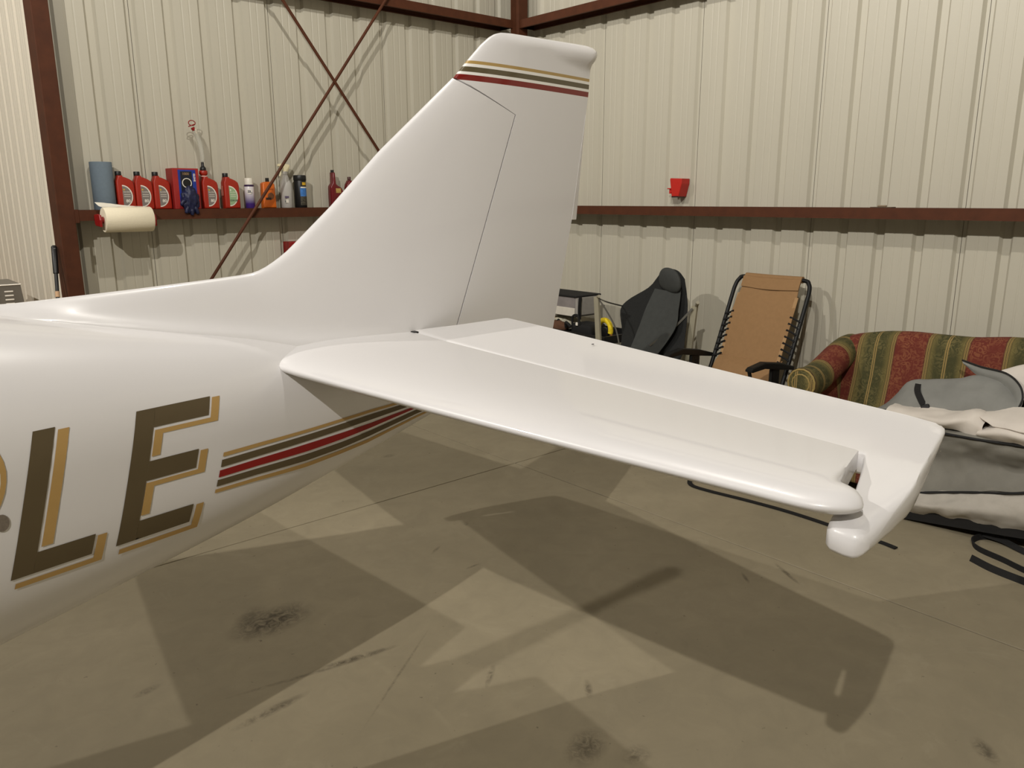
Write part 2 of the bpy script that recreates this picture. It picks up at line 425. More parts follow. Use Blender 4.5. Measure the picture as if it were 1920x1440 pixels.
# ------------------------------------------------------------------ airplane
air = thing('airplane', 'white light airplane with gold and olive letters, seen at its tail', 'airplane', AO, AB)
def Apart(name, v, f, m, parent=air, smooth=40, label=None):
    """vertices in (a, s, z); the empty's y axis points to the machine's right"""
    return obj(name, from_py([(a, -s, z) for a, s, z in v], f), m, parent, smooth=smooth, label=label)
FS = [(-4.80, 1.06, .72, .17, 2.0), (-4.72, 1.14, .64, .26, 2.1), (-4.4, 1.24, .52, .40, 2.4), (-3.8, 1.34, .45, .50, 2.6), (-3.2, 1.42, .42, .545, 2.7), (-2.6, 1.50, .45, .54, 2.7),
      (-2.0, 1.51, .52, .50, 2.7), (-1.5, 1.464, .61, .43, 2.7), (-1.1, 1.393, .684, .345, 2.7), (-.8, 1.333, .746, .285, 2.7), (-.5, 1.277, .813, .228, 2.6),
      (-.3, 1.232, .860, .178, 2.4), (-.1, 1.203, .907, .122, 2.2), (.1, 1.185, .961, .068, 2.0), (.15, 1.18, .975, .055, 2.0)]
def hermite(x, k):
    i = 0
    while i < len(FS) - 2 and x > FS[i + 1][0]: i += 1
    def sl(j):
        if j == 0: return (FS[1][k] - FS[0][k]) / (FS[1][0] - FS[0][0])
        if j == len(FS) - 1: return (FS[j][k] - FS[j - 1][k]) / (FS[j][0] - FS[j - 1][0])
        h0 = FS[j][0] - FS[j - 1][0]; h1 = FS[j + 1][0] - FS[j][0]
        return ((FS[j][k] - FS[j - 1][k]) / h0 * h1 + (FS[j + 1][k] - FS[j][k]) / h1 * h0) / (h0 + h1)
    h = FS[i + 1][0] - FS[i][0]; t = (x - FS[i][0]) / h
    return (2 * t ** 3 - 3 * t * t + 1) * FS[i][k] + (t ** 3 - 2 * t * t + t) * h * sl(i) + (3 * t * t - 2 * t ** 3) * FS[i + 1][k] + (t ** 3 - t * t) * h * sl(i + 1)
def fsec(a): return [hermite(a, k) for k in (1, 2, 3, 4)]
def fside(a, z):
    t, b_, w_, n = fsec(a); uu = min(1, abs((z - (t + b_) / 2) / ((t - b_) / 2))); return w_ * (1 - uu ** n) ** (1 / n)
NA, NTH = 150, 72
v = []; f = []
for i in range(NA + 1):
    a = FS[0][0] + (FS[-1][0] - FS[0][0]) * i / NA; t, b_, w_, n = fsec(a)
    for k in range(NTH):
        th = 2 * math.pi * k / NTH; c, s_ = math.cos(th), math.sin(th)
        v.append((a, w_ * math.copysign(abs(c) ** (2 / n), c), (t + b_) / 2 + (t - b_) / 2 * math.copysign(abs(s_) ** (2 / n), s_)))
for i in range(NA):
    for k in range(NTH):
        l = (k + 1) % NTH; f.append((i * NTH + k, i * NTH + l, (i + 1) * NTH + l, (i + 1) * NTH + k))
f += [tuple(range(NTH)), tuple(NA * NTH + k for k in range(NTH))]
fus = Apart('fuselage', v, f, M['white'], smooth=60)

# fin + dorsal fillet, rudder
LE = [(-1.75, 1.440), (-1.5, 1.420), (-1.03, 1.397), (-.924, 1.402), (-.753, 1.411), (-.561, 1.423), (-.50, 1.4275), (-.463, 1.431), (-.44, 1.4375), (-.418, 1.447), (-.390, 1.463), (-.355, 1.487), (-.223, 1.601), (-.064, 1.752), (.198, 1.9705), (.242, 2.014), (.303, 2.073), (.345, 2.112), (.60, 2.345), (.9, 2.62)]
def le_top(a): return interp(a, LE)
TEz = [(.98, .57), (1.178, .615), (1.547, .699), (1.962, .769), (2.045, .776), (2.062, .782), (2.078, .797), (2.094, .804), (2.106, .801), (2.114, .79), (2.121, .76)]
def te(z): return interp(z, TEz)
def halft(a, z):
    dd = max(0, (le_top(a) - z)) * .74; e = max(0, te(z) - a) * .97; c = dd + e + 1e-6; x = dd / c
    y = 2.969 * math.sqrt(x) - 1.26 * x - 3.516 * x * x + 2.843 * x ** 3 - 1.036 * x ** 4
    return .048 * c / .93 * max(0, y)
FINH = [(.150, 1.195), (.162, 1.226), (.418, 1.877)]
def fin_lo(a):
    if a < .150: return hermite(max(a, -4), 1) - .02
    return interp(a, FINH)
def fin_hi(a):
    t = le_top(a)
    if a > .198: t = min(t, 1.967 - (a - .198) / .22 * .09)
    return t
v = []; f = []; nz = 26
aa = [-1.75 + .05 * i for i in range(25)] + [-.5 + .02 * i for i in range(32)] + [.14, .152, .16, .18, .198, .205, .22, .25, .28, .31, .34, .37, .39, .405, .4175]
for i, a in enumerate(aa):
    lo, hi = fin_lo(a), fin_hi(a); cr = hermite(min(a, .15), 1)
    for sd in (1, -1):
        for k in range(nz + 1):
            t = 1 - (1 - k / nz) ** 1.0; t = k / nz; t = 1 - (1 - t) ** 1.6
            z = lo + (hi - lo) * t
            h = halft(a, z)
            if a < .13: h += .035 * math.exp(-max(0, z - cr) / .018) * smoothstep(0, .03, hi - z) * (1 - smoothstep(-.25, .05, a) * .7)
            v.append((a, sd * h, z))
n1 = nz + 1
for i in range(len(aa) - 1):
    A, B = i * 2 * n1, (i + 1) * 2 * n1
    for k in range(nz):
        f.append((A + k, B + k, B + k + 1, A + k + 1)); f.append((A + n1 + k, A + n1 + k + 1, B + n1 + k + 1, B + n1 + k))
    f.append((A + nz, B + nz, B + n1 + nz, A + n1 + nz)); f.append((A, A + n1, B + n1, B))
Apart('fin', v, f, M['white'], smooth=50)
# rudder rows in z
LEz = [(1.971, .202), (2.014, .242), (2.073, .303), (2.100, .338), (2.112, .36), (2.118, .382), (2.121, .42)]
def rud_front(z):
    if z < 1.20: return .158
    if z < 1.877: return .1665 + (z - 1.226) / .651 * .256 if z > 1.226 else .158 + (z - 1.2) / .026 * .0085
    if z < 1.971: return .4225 - (z - 1.877) / .094 * .2205
    return interp(z, LEz)
zs_ = [1.0, 1.1, 1.2, 1.226] + [1.226 + .651 * i / 12 for i in range(1, 13)] + [1.89, 1.91, 1.93, 1.95, 1.971, 1.985, 2.0, 2.02, 2.035, 2.045, 2.055, 2.064, 2.072, 2.08, 2.087, 2.094, 2.1, 2.106, 2.111, 2.115, 2.118, 2.1205]
v = []; f = []; nx = 40
for z in zs_:
    x0, x1 = rud_front(z), te(z)
    g = math.sqrt(max(0, 1 - (max(0, z - 2.088) / .033) ** 2))
    for sd in (1, -1):
        for k in range(nx + 1):
            t = k / nx; t = .5 - .5 * math.cos(math.pi * t); a = x0 + (x1 - x0) * t
            h = halft(a, z)
            if z >= 1.971: h = min(h, .035 * math.sqrt(min(1, (a - x0) / .05)) if a - x0 < .05 else h)
            bulb = .027 * smoothstep(2.03, 2.085, z) * (.25 + .75 * smoothstep(.40, .74, a)) * math.sqrt(max(0, min(1, (x1 - a) / .03))) * math.sqrt(max(0, min(1, (a - x0) / .08)))
            h = max(h, bulb) * g
            v.append((a, sd * h, z))
n1 = nx + 1
for i in range(len(zs_) - 1):
    A, B = i * 2 * n1, (i + 1) * 2 * n1
    for k in range(nx):
        f.append((A + k, A + k + 1, B + k + 1, B + k)); f.append((A + n1 + k, B + n1 + k, B + n1 + k + 1, A + n1 + k + 1))
    f.append((A, B, B + n1, A + n1)); f.append((A + nx, A + n1 + nx, B + n1 + nx, B + nx))
T_ = (len(zs_) - 1) * 2 * n1
for k in range(nx):
    f.append((T_ + k, T_ + k + 1, T_ + n1 + k + 1, T_ + n1 + k)); f.append((k, n1 + k, n1 + k + 1, k + 1))
rud = Apart('rudder', v, f, M['rudder'], smooth=50, label='white rudder with red, olive and gold bands near its tip')
tp = [(1.90, .7575, .759), (1.547, .698, .726)]
v = []
for z, x0, x1 in tp: v += [(x0, .001, z), (x1, -.006, z), (x1, -.0075, z), (x0, -.002, z)]
Apart('trim_tab', v, [(0, 1, 5, 4), (1, 2, 6, 5), (2, 3, 7, 6), (3, 0, 4, 7), (0, 3, 2, 1), (4, 5, 6, 7)], M['white'], rud, 0)

# horizontal tail
ZS = CAM_H - .412
SLE = [(0, -.50), (.10, -.488), (.179, -.478), (.254, -.474), (.322, -.466), (.456, -.452), (.569, -.437), (.749, -.416), (.898, -.396), (1.169, -.358), (1.344, -.331), (1.429, -.318), (1.490, -.310), (1.51, -.306), (1.525, -.301), (1.54, -.293), (1.552, -.283), (1.561, -.272), (1.566, -.262), (1.568, -.252)]
SAE = [(0, .0), (.258, -.018), (.845, -.030), (1.243, -.044), (1.455, -.058), (1.463, -.062), (1.4635, -.066), (1.480, -.115), (1.497, -.165), (1.507, -.196), (1.515, -.205), (1.53, -.211), (1.545, -.219), (1.556, -.229), (1.563, -.238), (1.568, -.250)]
def stab_mesh(sg):
    ss = [i * .05 for i in range(29)] + [1.43, 1.455, 1.463, 1.4635, 1.48, 1.497, 1.507, 1.515, 1.525, 1.533, 1.54, 1.546, 1.552, 1.557, 1.561, 1.564, 1.566, 1.5675, 1.568]
    v = []; f = []; n = 30
    for s in ss:
        x0, x1 = interp(s, SLE), interp(s, SAE)
        hg = interp(s, [(0, 0.), (1.455, -.058), (1.6, -.065)])
        tt = .036 + (.0215 - .036) * s / 1.5
        tt *= max(.0, 1 - (max(0, s - 1.525) / .043) ** 2.4) ** (1 / 2.2)
        for sd in (1, -1):
            for k in range(n + 1):
                t = (k / n) ** 1.7; a = x0 + (x1 - x0) * t
                x = (a - x0) / (hg - x0)
                h = max(0, 1 - (1 - min(1, x / .40)) ** 2.3) ** .5 * (1 - .30 * (max(0, x - .42) / .58) ** 1.4)
                bl = smoothstep(1.498, 1.515, s); h = h * (1 - bl) + bl * h * math.sqrt(max(0, 1 - (max(0, t - .55) / .45) ** 2.2))
                v.append((a, sg * s, ZS + sd * tt * h))
    n1 = n + 1
    for i in range(len(ss) - 1):
        A, B = i * 2 * n1, (i + 1) * 2 * n1
        for k in range(n):
            f.append((A + k, A + k + 1, B + k + 1, B + k)); f.append((A + n1 + k, B + n1 + k, B + n1 + k + 1, A + n1 + k + 1))
        f.append((A + n, A + n1 + n, B + n1 + n, B + n))
    return v, f
EF = [(.045, .002), (.258, -.0165), (.845, -.0285), (1.243, -.0425), (1.455, -.0565), (1.469, -.0565), (1.482, -.085), (1.498, -.125), (1.515, -.172), (1.522, -.21), (1.526, -.256), (1.531, -.272), (1.54, -.279), (1.56, -.281), (1.575, -.279), (1.583, -.272), (1.587, -.262)]
ER = [(.045, .012), (.10, .13), (.150, .270), (.158, .278), (.394, .259), (1.08, .192), (1.438, .160), (1.49, .1515), (1.503, .146), (1.512, .137), (1.519, .122), (1.529, .085), (1.552, -.005), (1.577, -.105), (1.585, -.2), (1.587, -.235)]
TD = math.tan(R(10))
def elev_mesh(sg):
    ss = [.045, .06, .08, .1, .125, .150, .158] + [.2 + .05 * i for i in range(25)] + [1.42, 1.438, 1.455, 1.469, 1.476, 1.482, 1.49, 1.498, 1.503, 1.508, 1.512, 1.515, 1.519, 1.522, 1.526, 1.531, 1.54, 1.546, 1.552, 1.56, 1.567, 1.573, 1.578, 1.583, 1.587]
    v = []; f = []; n = 30
    for s in ss:
        x0, x1 = interp(s, EF), interp(s, ER)
        hg = interp(s, [(0, 0.), (1.455, -.053), (1.6, -.06)]); rr = max(interp(s, [(.158, .278), (1.08, .192), (1.49, .152), (1.6, .12)]), hg + .12)
        t0 = interp(s, [(.05, .0255), (1.45, .0168), (1.59, .0185)])
        edge = 1.0
        if s > 1.568: edge = math.sqrt(max(.10, 1 - ((s - 1.568) / .0195) ** 2))
        for sd in (1, -1):
            for k in range(n + 1):
                t = k / n; t = t * t * (3 - 2 * t) * .6 + t * .4; a = x0 + (x1 - x0) * t
                h = t0 * min(1, max(0, (rr - a) / (rr - hg))) + .0018
                if s > 1.5: h = max(h, .005 + .012 * smoothstep(1.5, 1.56, s) * smoothstep(-.02, -.22, a))
                q = min(1, (a - x0) / .012) if x1 - x0 > .02 else .6
                h *= .55 + .45 * math.sqrt(max(0, 1 - (1 - q) ** 2))
                if s > 1.49: h *= math.sqrt(max(0.05, min(1, (x1 - a) / .016)))
                v.append((a, sg * s, ZS + TD * a + sd * h * edge))
    n1 = n + 1
    for i in range(len(ss) - 1):
        A, B = i * 2 * n1, (i + 1) * 2 * n1
        for k in range(n):
            f.append((A + k, A + k + 1, B + k + 1, B + k)); f.append((A + n1 + k, B + n1 + k, B + n1 + k + 1, A + n1 + k + 1))
        f.append((A + n, A + n1 + n, B + n1 + n, B + n)); f.append((A, B, B + n1, A + n1))
    A = 0; B = (len(ss) - 1) * 2 * n1
    for k in range(n):
        f.append((A + k, A + n1 + k, A + n1 + k + 1, A + k + 1)); f.append((B + k, B + k + 1, B + n1 + k + 1, B + n1 + k))
    return v, f
for sg in (1, -1):
    st = Apart('stabilizer', *stab_mesh(sg), M['white'], smooth=50)
    el = Apart('elevator', *elev_mesh(sg), M['white'], smooth=50, label='raised elevator with a square horn at its tip' if sg > 0 else None)
    obj('drain_hole', lathe([(0, .0), (.0035, .0), (.0035, .0006), (0, .0006)], 10), M['black'], el, (.185, -sg * .62, ZS + TD * .185 + .0105), (0, -R(10), 0))
    obj('hinge_arm', box((-.05, -sg * 1.485 - .004, ZS - .016), (.0, -sg * 1.485 + .004, ZS + .008), .002), M['black'], st)
    obj('root_seal', box((-.012, -sg * .062 - .012, ZS + .010), (.006, -sg * .062 + .010, ZS + .028), .003), M['black'], st)

# lettering and stripes wrapped on the fuselage side
def decal(name, quad, m, parent=fus, nu=10, nv=8, lift=.0012, side=1):
    v = []; f = []
    for i in range(nu + 1):
        for j in range(nv + 1):
            p, q = i / nu, j / nv
            a = (quad[0][0] * (1 - p) + quad[1][0] * p) * (1 - q) + (quad[3][0] * (1 - p) + quad[2][0] * p) * q
            z = (quad[0][1] * (1 - p) + quad[1][1] * p) * (1 - q) + (quad[3][1] * (1 - p) + quad[2][1] * p) * q
            v.append((a, side * (fside(a, z) + lift), z))
    for i in range(nu):
        for j in range(nv): k = i * (nv + 1) + j; f.append((k, k + 1, k + nv + 2, k + nv + 1))
    return v, f
def decal_set(name, quads, m, label=None):
    V = []; F = []
    for q in quads:
        v, f = decal('', q, m); o = len(V); V += v; F += [tuple(i + o for i in p) for p in f]
    return Apart(name, V, F, m, fus, 60, label)
def seg(a0, z0, a1, z1, t): return [(a0, z0), (a1, z1), (a1, z1 - t), (a0, z0 - t)]
SL = .265   # slant: aft shift per metre of height
def sx(z): return (z - .9) * SL
def stroke(a0, a1, z0, z1):   # slanted parallelogram, a measured at z = .9
    return [(a0 + sx(z0), z0), (a1 + sx(z0), z0), (a1 + sx(z1), z1), (a0 + sx(z1), z1)]
# letter L
decal_set('letter', [stroke(-1.1185, -1.0785, .901, 1.1845), stroke(-1.0785, -.9685, .901, .9445)], M['olive'], 'olive letter L')
decal_set('letter_shadow', [stroke(-1.0725, -1.0515, .953, 1.1785), stroke(-.9635, -.9445, .879, .9395), stroke(-1.108, -.9635, .879, .8905)], M['gold'], 'gold drop shadow of the L')
# letter E
decal_set('letter', [stroke(-.919, -.878, .899, 1.181), stroke(-.878, -.7545, .899, .9425), stroke(-.878, -.7655, 1.028, 1.070), stroke(-.878, -.7515, 1.141, 1.181)], M['olive'], 'olive letter E')
decal_set('letter_shadow', [stroke(-.7465, -.7275, 1.1245, 1.178), stroke(-.874, -.7465, 1.1245, 1.1345), stroke(-.874, -.8555, 1.079, 1.1245),
                            stroke(-.7605, -.7425, 1.013, 1.0655), stroke(-.877, -.7605, 1.013, 1.0235), stroke(-.877, -.8585, .953, 1.013),
                            stroke(-.747, -.729, .8765, .939), stroke(-.909, -.747, .8765, .888)], M['gold'], 'gold drop shadow of the E')
# letter P, mostly beyond the edge of the picture: stem and bowl
def arc_ring(ca, cz, r0, r1, t0, t1, n=14, sxk=.8):
    Q = []
    for i in range(n):
        p, q = t0 + (t1 - t0) * i / n, t0 + (t1 - t0) * (i + 1) / n
        g = lambda t, rr: (ca + rr * sxk * math.cos(R(t)) + sx(cz + rr * math.sin(R(t))), cz + rr * math.sin(R(t)))
        Q.append([g(p, r0), g(p, r1), g(q, r1), g(q, r0)])
    return Q
def ring_decal(name, quads, m, label):
    V = []; F = []
    for q in quads:
        v, f = decal('', q, m, nu=2, nv=2); o = len(V); V += v; F += [tuple(i + o for i in p) for p in f]
    return Apart(name, V, F, m, fus, 60, label)
ring_decal('letter', [stroke(-1.337, -1.297, .901, 1.1845), stroke(-1.297, -1.250, 1.1445, 1.1845), stroke(-1.297, -1.250, 1.01, 1.05)] + arc_ring(-1.250, 1.0973, .0473, .0873, -90, 90), M['olive'], 'olive letter P')
ring_decal('letter_shadow', arc_ring(-1.2335, 1.0925, .0885, .1005, -88, 75), M['gold'], 'gold drop shadow of the P')
v = []; f = []
for i in range(6):
    for k in range(20):
        th = 2 * math.pi * k / 20; a = -1.118 + .0125 * i / 5 * math.cos(th); z = 1.0245 + .017 * i / 5 * math.sin(th)
        v.append((a, fside(a, z) + .0016, z))
for i in range(5):
    for k in range(20): f.append((i * 20 + k, i * 20 + (k + 1) % 20, i * 20 + 20 + (k + 1) % 20, i * 20 + 20 + k))
Apart('static_port', v, f, mat('dull_grey_disc', rgb(122, 112, 100), .6, var=.15, vscale=200), fus, 60, 'dull grey round plate')
# cheat-line stripes running aft under the stabilizer (a, upper z, lower z)
SA = [-.68, -.58, -.43, -.32, -.215, -.03, .08]
def stripe(name, up_, lo_, m, label, a0):
    V = []; F = []; n = 60
    for i in range(n + 1):
        t = i / n; a = a0 + (.10 - a0) * t
        for j in range(5):
            q = j / 4; z = interp(a, list(zip(SA, up_))) * (1 - q) + interp(a, list(zip(SA, lo_))) * q
            ak = a + (z - .97) * .27 * (1 - t)
            V.append((ak, fside(ak, z) + .0013, z))
    for i in range(n):
        for j in range(4): k = i * 5 + j; F.append((k, k + 1, k + 6, k + 5))
    Apart(name, V, F, m, fus, 60, label)
stripe('stripe', [1.046, 1.0475, 1.0475, 1.049, 1.050, 1.046, 1.043], [1.0365, 1.0385, 1.0395, 1.041, 1.042, 1.040, 1.038], M['gold'], 'upper gold stripe', -.683)
stripe('stripe', [1.0295, 1.0315, 1.033, 1.035, 1.0365, 1.0365, 1.035], [1.0125, 1.0150, 1.0165, 1.0185, 1.0205, 1.0245, 1.025], M['olive'], 'upper olive stripe', -.684)
stripe('stripe', [1.0055, 1.008, 1.009, 1.0095, 1.011, 1.018, 1.02], [.989, .9905, .9885, .991, .9965, 1.0105, 1.014], M['red'], 'red stripe', -.685)
stripe('stripe', [.9835, .9840, .9815, .983, .988, 1.004, 1.009], [.968, .968, .9625, .964, .971, .989, .997], M['olive'], 'lower olive stripe', -.686)
stripe('stripe', [.9615, .961, .956, .958, .962, .982, .991], [.9525, .9515, .944, .946, .950, .973, .983], M['gold'], 'lower gold stripe', -.687)

# the rest of the machine, ahead of the picture: wings, canopy, gear, propeller
def wing_mesh(sg):
    v = []; f = []; n = 16
    st_ = [(0.3, -3.75, -2.55, .60, .075), (2.0, -3.65, -2.62, .68, .062), (3.6, -3.55, -2.72, .76, .045), (3.85, -3.45, -2.8, .775, .03), (3.92, -3.3, -2.9, .78, .004)]
    for s, x0, x1, z, t in st_:
        for sd in (1, -1):
            for k in range(n + 1):
                x = (k / n) ** 1.6; y = 2.969 * math.sqrt(x) - 1.26 * x - 3.516 * x * x + 2.843 * x ** 3 - 1.036 * x ** 4
                v.append((x0 + (x1 - x0) * x, sg * s, z + sd * t * y))
    n1 = n + 1
    for i in range(len(st_) - 1):
        A, B = i * 2 * n1, (i + 1) * 2 * n1
        for k in range(n):
            f.append((A + k, A + k + 1, B + k + 1, B + k)); f.append((A + n1 + k, B + n1 + k, B + n1 + k + 1, A + n1 + k + 1))
    return v, f
for sg in (1, -1):
    Apart('wing', *wing_mesh(sg), M['white'], smooth=50)
v = []; f = []
for i in range(17):
    t = i / 16; a = -3.75 + 1.9 * t; h = math.sin(math.pi * t) ** .6
    for k in range(17):
        th = math.pi * k / 16; v.append((a, .44 * h * math.cos(th), 1.36 + .42 * h * math.sin(th)))
for i in range(16):
    for k in range(16): q = i * 17 + k; f.append((q, q + 1, q + 18, q + 17))
Apart('canopy', v, f, M['glass'], smooth=60)
def wheel(a, s, rr=.19):
    g = obj('wheel', lathe([(.06, -.05), (.09, -.05), (.1, -.06), (rr - .03, -.065), (rr, -.035), (rr, .035), (rr - .03, .065), (.1, .06), (.09, .05), (.06, .05)], 28), M['tyre'], air, (a, -s, rr), (math.pi / 2, 0, 0), 40)
    obj('hub', lathe([(0, -.055), (.085, -.055), (.085, .055), (0, .055)], 20), M['white'], g)
for s in (1.05, -1.05):
    wheel(-2.95, s)
    sg = 1 if s > 0 else -1
    Apart('gear_leg', [(-3.0 + dx, sg * (ss_), zz + dz) for (ss_, zz) in ((.9, .66), (.97, .19)) for dx, dz in ((0, .02), (.1, .02), (.1, -.02), (0, -.02))], [(0, 1, 5, 4), (1, 2, 6, 5), (2, 3, 7, 6), (3, 0, 4, 7), (0, 1, 2, 3), (4, 5, 6, 7)], M['white'], smooth=0)
wheel(-4.35, 0, .16)
obj('nose_leg', tube([(-4.25, 0, .62), (-4.33, .11, .30), (-4.35, .11, .16)], .022, 10, 4), M['grey'], air)
obj('spinner', lathe([(0, .26), (.06, .24), (.11, .17), (.14, .06), (.145, 0), (0, 0)], 28), M['white'], air, (-4.8, 0, .90), (0, -math.pi / 2, 0), 60)
for k in (1, -1):
    obj('propeller_blade', prism([(-.05, .1), (.05, .1), (.07, .4), (.06, .75), (.02, .86), (-.03, .86), (-.06, .7), (-.06, .4)], -.012, .012, .006), M['black'], air, (-4.87, 0, .90), (R(40) if k > 0 else R(220), 0, math.pi / 2))
#@@PROPS
# ================================================================== things on the bottle rail (left wall)
ZR = GT
M['oilred'] = mat('red_bottle_plastic', rgb(160, 36, 17), .4, var=.05, vscale=30)
M['labelgrey'] = mat('grey_bottle_label', rgb(128, 120, 114), .5, var=.05)
M['labelgreen'] = mat('green_bottle_label', rgb(150, 178, 136), .5, var=.05)
M['labelwhite'] = mat('white_print', rgb(232, 226, 214), .5, var=.02)
M['inkdark'] = mat('dark_print', rgb(38, 60, 52), .5, var=.05)
M['yellowprint'] = mat('yellow_print', rgb(214, 170, 40), .5, var=.05)
BOTTLE = prism([(x_ * .925, z_) for x_, z_ in [(-.057, 0), (.057, 0), (.058, .02), (.056, .150), (.050, .172), (.030, .186), (.002, .197), (-.010, .200), (-.012, .208), (-.046, .208), (-.047, .196), (-.057, .172), (-.058, .02)]], -.032, .032, .010, seg=3)
set_smooth(BOTTLE, 40)
CAP = lathe([(.018, 0), (.0185, .003), (.0185, .024), (.017, .026), (0, .026)], 18); set_smooth(CAP, 40)
def half_disc(x0, zc, rr, y, n=16, sx_=.85):
    pts = [(x0 + rr * sx_ * math.sin(math.pi * k / n), zc + rr * math.cos(math.pi * k / n)) for k in range(n + 1)]
    return prism(pts, y - .0012, y, 0)
RIM = half_disc(-.022, .082, .068, -.0320); LBL = half_disc(-.022, .082, .061, -.0328)
T80 = text_mesh('80', .026, bold=.0006); TAS = text_mesh('AeroShell', .0105); TW = text_mesh('15W-50', .017, bold=.0004); TOIL = text_mesh('OIL', .009)
LINE = box((-.016, -.0005, -.0012), (.022, 0, .0012))
def oil_bottle(x, y, label, lblmat, txt, txtmat, rz=0, cap=True):
    t = thing('oil_bottle', label, 'bottle', (x, y, ZR), rz, 'oil bottles on the rail')
    b = obj('body', BOTTLE, M['oilred'], t)
    if cap: obj('cap', CAP, M['black'], t, (-.029, 0, .207))
    obj('label_rim', RIM, M['labelwhite'], t)
    lm_ = LBL if lblmat is M['labelgrey'] else LBL.copy()
    if lm_ is not LBL: lm_.materials.clear()
    l = obj('label', lm_, lblmat, t)
    obj('lettering', txt, txtmat, l, (.006 if txt is T80 else .005, -.0342, .052))
    obj('lettering', TAS, M['labelwhite'], l, (.003, -.0342, .108))
    obj('lettering', LINE, M['labelwhite'], l, (0, -.0341, .092)); obj('lettering', LINE, M['labelwhite'], l, (0, -.0341, .080))
    obj('emblem', lathe([(0, 0), (.005, 0), (.005, .0006), (0, .0006)], 10), M['yellowprint'] if txt is T80 else M['labelwhite'], l, (-.013, -.0341, .122), (math.pi / 2, 0, 0))
    return t
BY = 5.452
oil_bottle(1.526, BY, 'red oil bottle with grey label beside the blue paper roll', M['labelgrey'], T80, M['labelwhite'])
oil_bottle(1.636, BY, 'red oil bottle with grey label, middle one of the tight row of three', M['labelgrey'], T80, M['labelwhite'])
oil_bottle(1.746, BY, 'red oil bottle with grey label touching the red glove box', M['labelgrey'], T80, M['labelwhite'])
b4 = oil_bottle(2.058, BY, 'red oil bottle with tall black nozzle and clear tube', M['labelgrey'], T80, M['labelwhite'], cap=False)
M['clear'] = mat('clear_vinyl', rgb(205, 204, 192), .25, var=.02, alpha=.45)
obj('neck_collar', lathe([(.019, 0), (.022, .002), (.022, .008), (.019, .010), (.019, .014), (.025, .018), (.027, .022), (.027, .040), (.024, .044), (.0, .044)], 20), M['oilred'], b4, (-.029, 0, .203), smooth=40)
obj('collar_ring', lathe([(.0225, 0), (.0225, .004), (0, .004)], 20), M['labelwhite'], b4, (-.029, 0, .2085))
obj('nozzle', lathe([(.019, 0), (.020, .002), (.0185, .018), (.012, .026), (.0095, .03), (.0085, .058), (0, .058)], 18), M['black'], b4, (-.029, 0, .247), smooth=40)
obj('tube', tube([(-.029, 0, .302), (-.030, -.008, .352), (-.038, -.014, .415), (-.055, -.016, .468), (-.07, -.018, .50)], .0165, 14, 8), M['clear'], b4, smooth=60, label='clear plastic pouring tube')
obj('paper_tag', patch([[(-.048, -.030, .462), (-.056, -.030, .458)], [(-.056, -.033, .485), (-.066, -.033, .481)], [(-.064, -.034, .512), (-.074, -.034, .508)]], 3, 3, .002, 60, 1, .001), mat('printed_tag', rgb(205, 196, 178), .6, var=.35, vscale=160), b4)
obj('tube_stopper', lathe([(0, 0), (.010, 0), (.013, .012), (.012, .020), (0, .020)], 14), M['red'], b4, (-.070, -.018, .50), (0, R(-32), 0), 40, 'red stopper')
obj('stopper_ring', tube([(-.082 + .022 * math.cos(q), -.02, .545 + .016 * math.sin(q)) for q in [2 * math.pi * k / 14 for k in range(14)]], .003, 6, 0, True), M['red'], b4)
obj('stopper_ring', tube([(-.085 + .020 * math.cos(q), -.02 + .012 * math.sin(q), .530 + .008 * math.cos(q)) for q in [2 * math.pi * k / 14 for k in range(14)]], .003, 6, 0, True), M['red'], b4)
b5 = oil_bottle(2.203, BY, 'red oil bottle with pale green label', M['labelgreen'], TW, M['inkdark'])
obj('side_sticker', box((-.0595, -.022, .085), (-.0585, .012, .150)), mat('faded_sticker', rgb(196, 120, 104), .6, var=.15, vscale=120), b5)

# blue shop-towel roll
t = thing('paper_roll', 'upright roll of blue-grey shop paper at the end of the shelf', 'paper roll', (1.402, 5.448, ZR))
obj('paper', lathe([(.021, 0), (.062, 0), (.0635, .004), (.0635, .284), (.062, .286), (.021, .286)], 36, False), mat('blue_shop_paper', rgb(106, 120, 131), .9, var=.04, vscale=60, bump=.2, bscale=180), t, smooth=40)
obj('core', lathe([(.0205, .001), (.0205, .285), (.018, .285), (.018, .001)], 20, False), mat('cardboard_core', rgb(150, 120, 84), .9, var=.06), t)

# white paper towel on a red holder
t = thing('paper_towel_holder', 'white paper towel roll on a red holder fixed to the rail', 'paper towel', (1.33, 5.268, 1.502))
v = []; n = 40
obj('towel_roll', lathe([(.020, 0), (.072, 0), (.0745, .004), (.0745, .272), (.072, .276), (.020, .276)], n, False), mat('white_paper_towel', rgb(232, 222, 196), .92, var=.02, vscale=90, bump=.25, bscale=160), t, (.006, 0, 0), (0, math.pi / 2, 0), 40)
obj('loose_sheet', patch([[(.006, .0, .0752), (.10, .0, .0755), (.20, .0, .0755), (.280, .0, .0752)], [(-.004, .030, .082), (.09, .035, .080), (.18, .035, .078), (.255, .03, .0755)], [(-.018, .055, .104), (.05, .062, .098), (.11, .058, .090), (.17, .05, .082)]], 5, 5, .002, 20, 3, .001), mat('white_paper_sheet', rgb(226, 220, 204), .92, var=.02), t, smooth=60)
obj('bracket', prism([(-.035, -.04), (.07, -.035), (.083, -.02), (.083, .03), (.02, .035), (-.03, .03), (-.04, .0)], -.024, -.010, .004, axis='x'), M['red'], t, label='red plastic end bracket')
obj('bracket', prism([(-.035, -.04), (.07, -.035), (.083, -.02), (.083, .03), (.02, .035), (-.03, .03), (-.04, .0)], .290, .302, .004, axis='x'), M['red'], t)
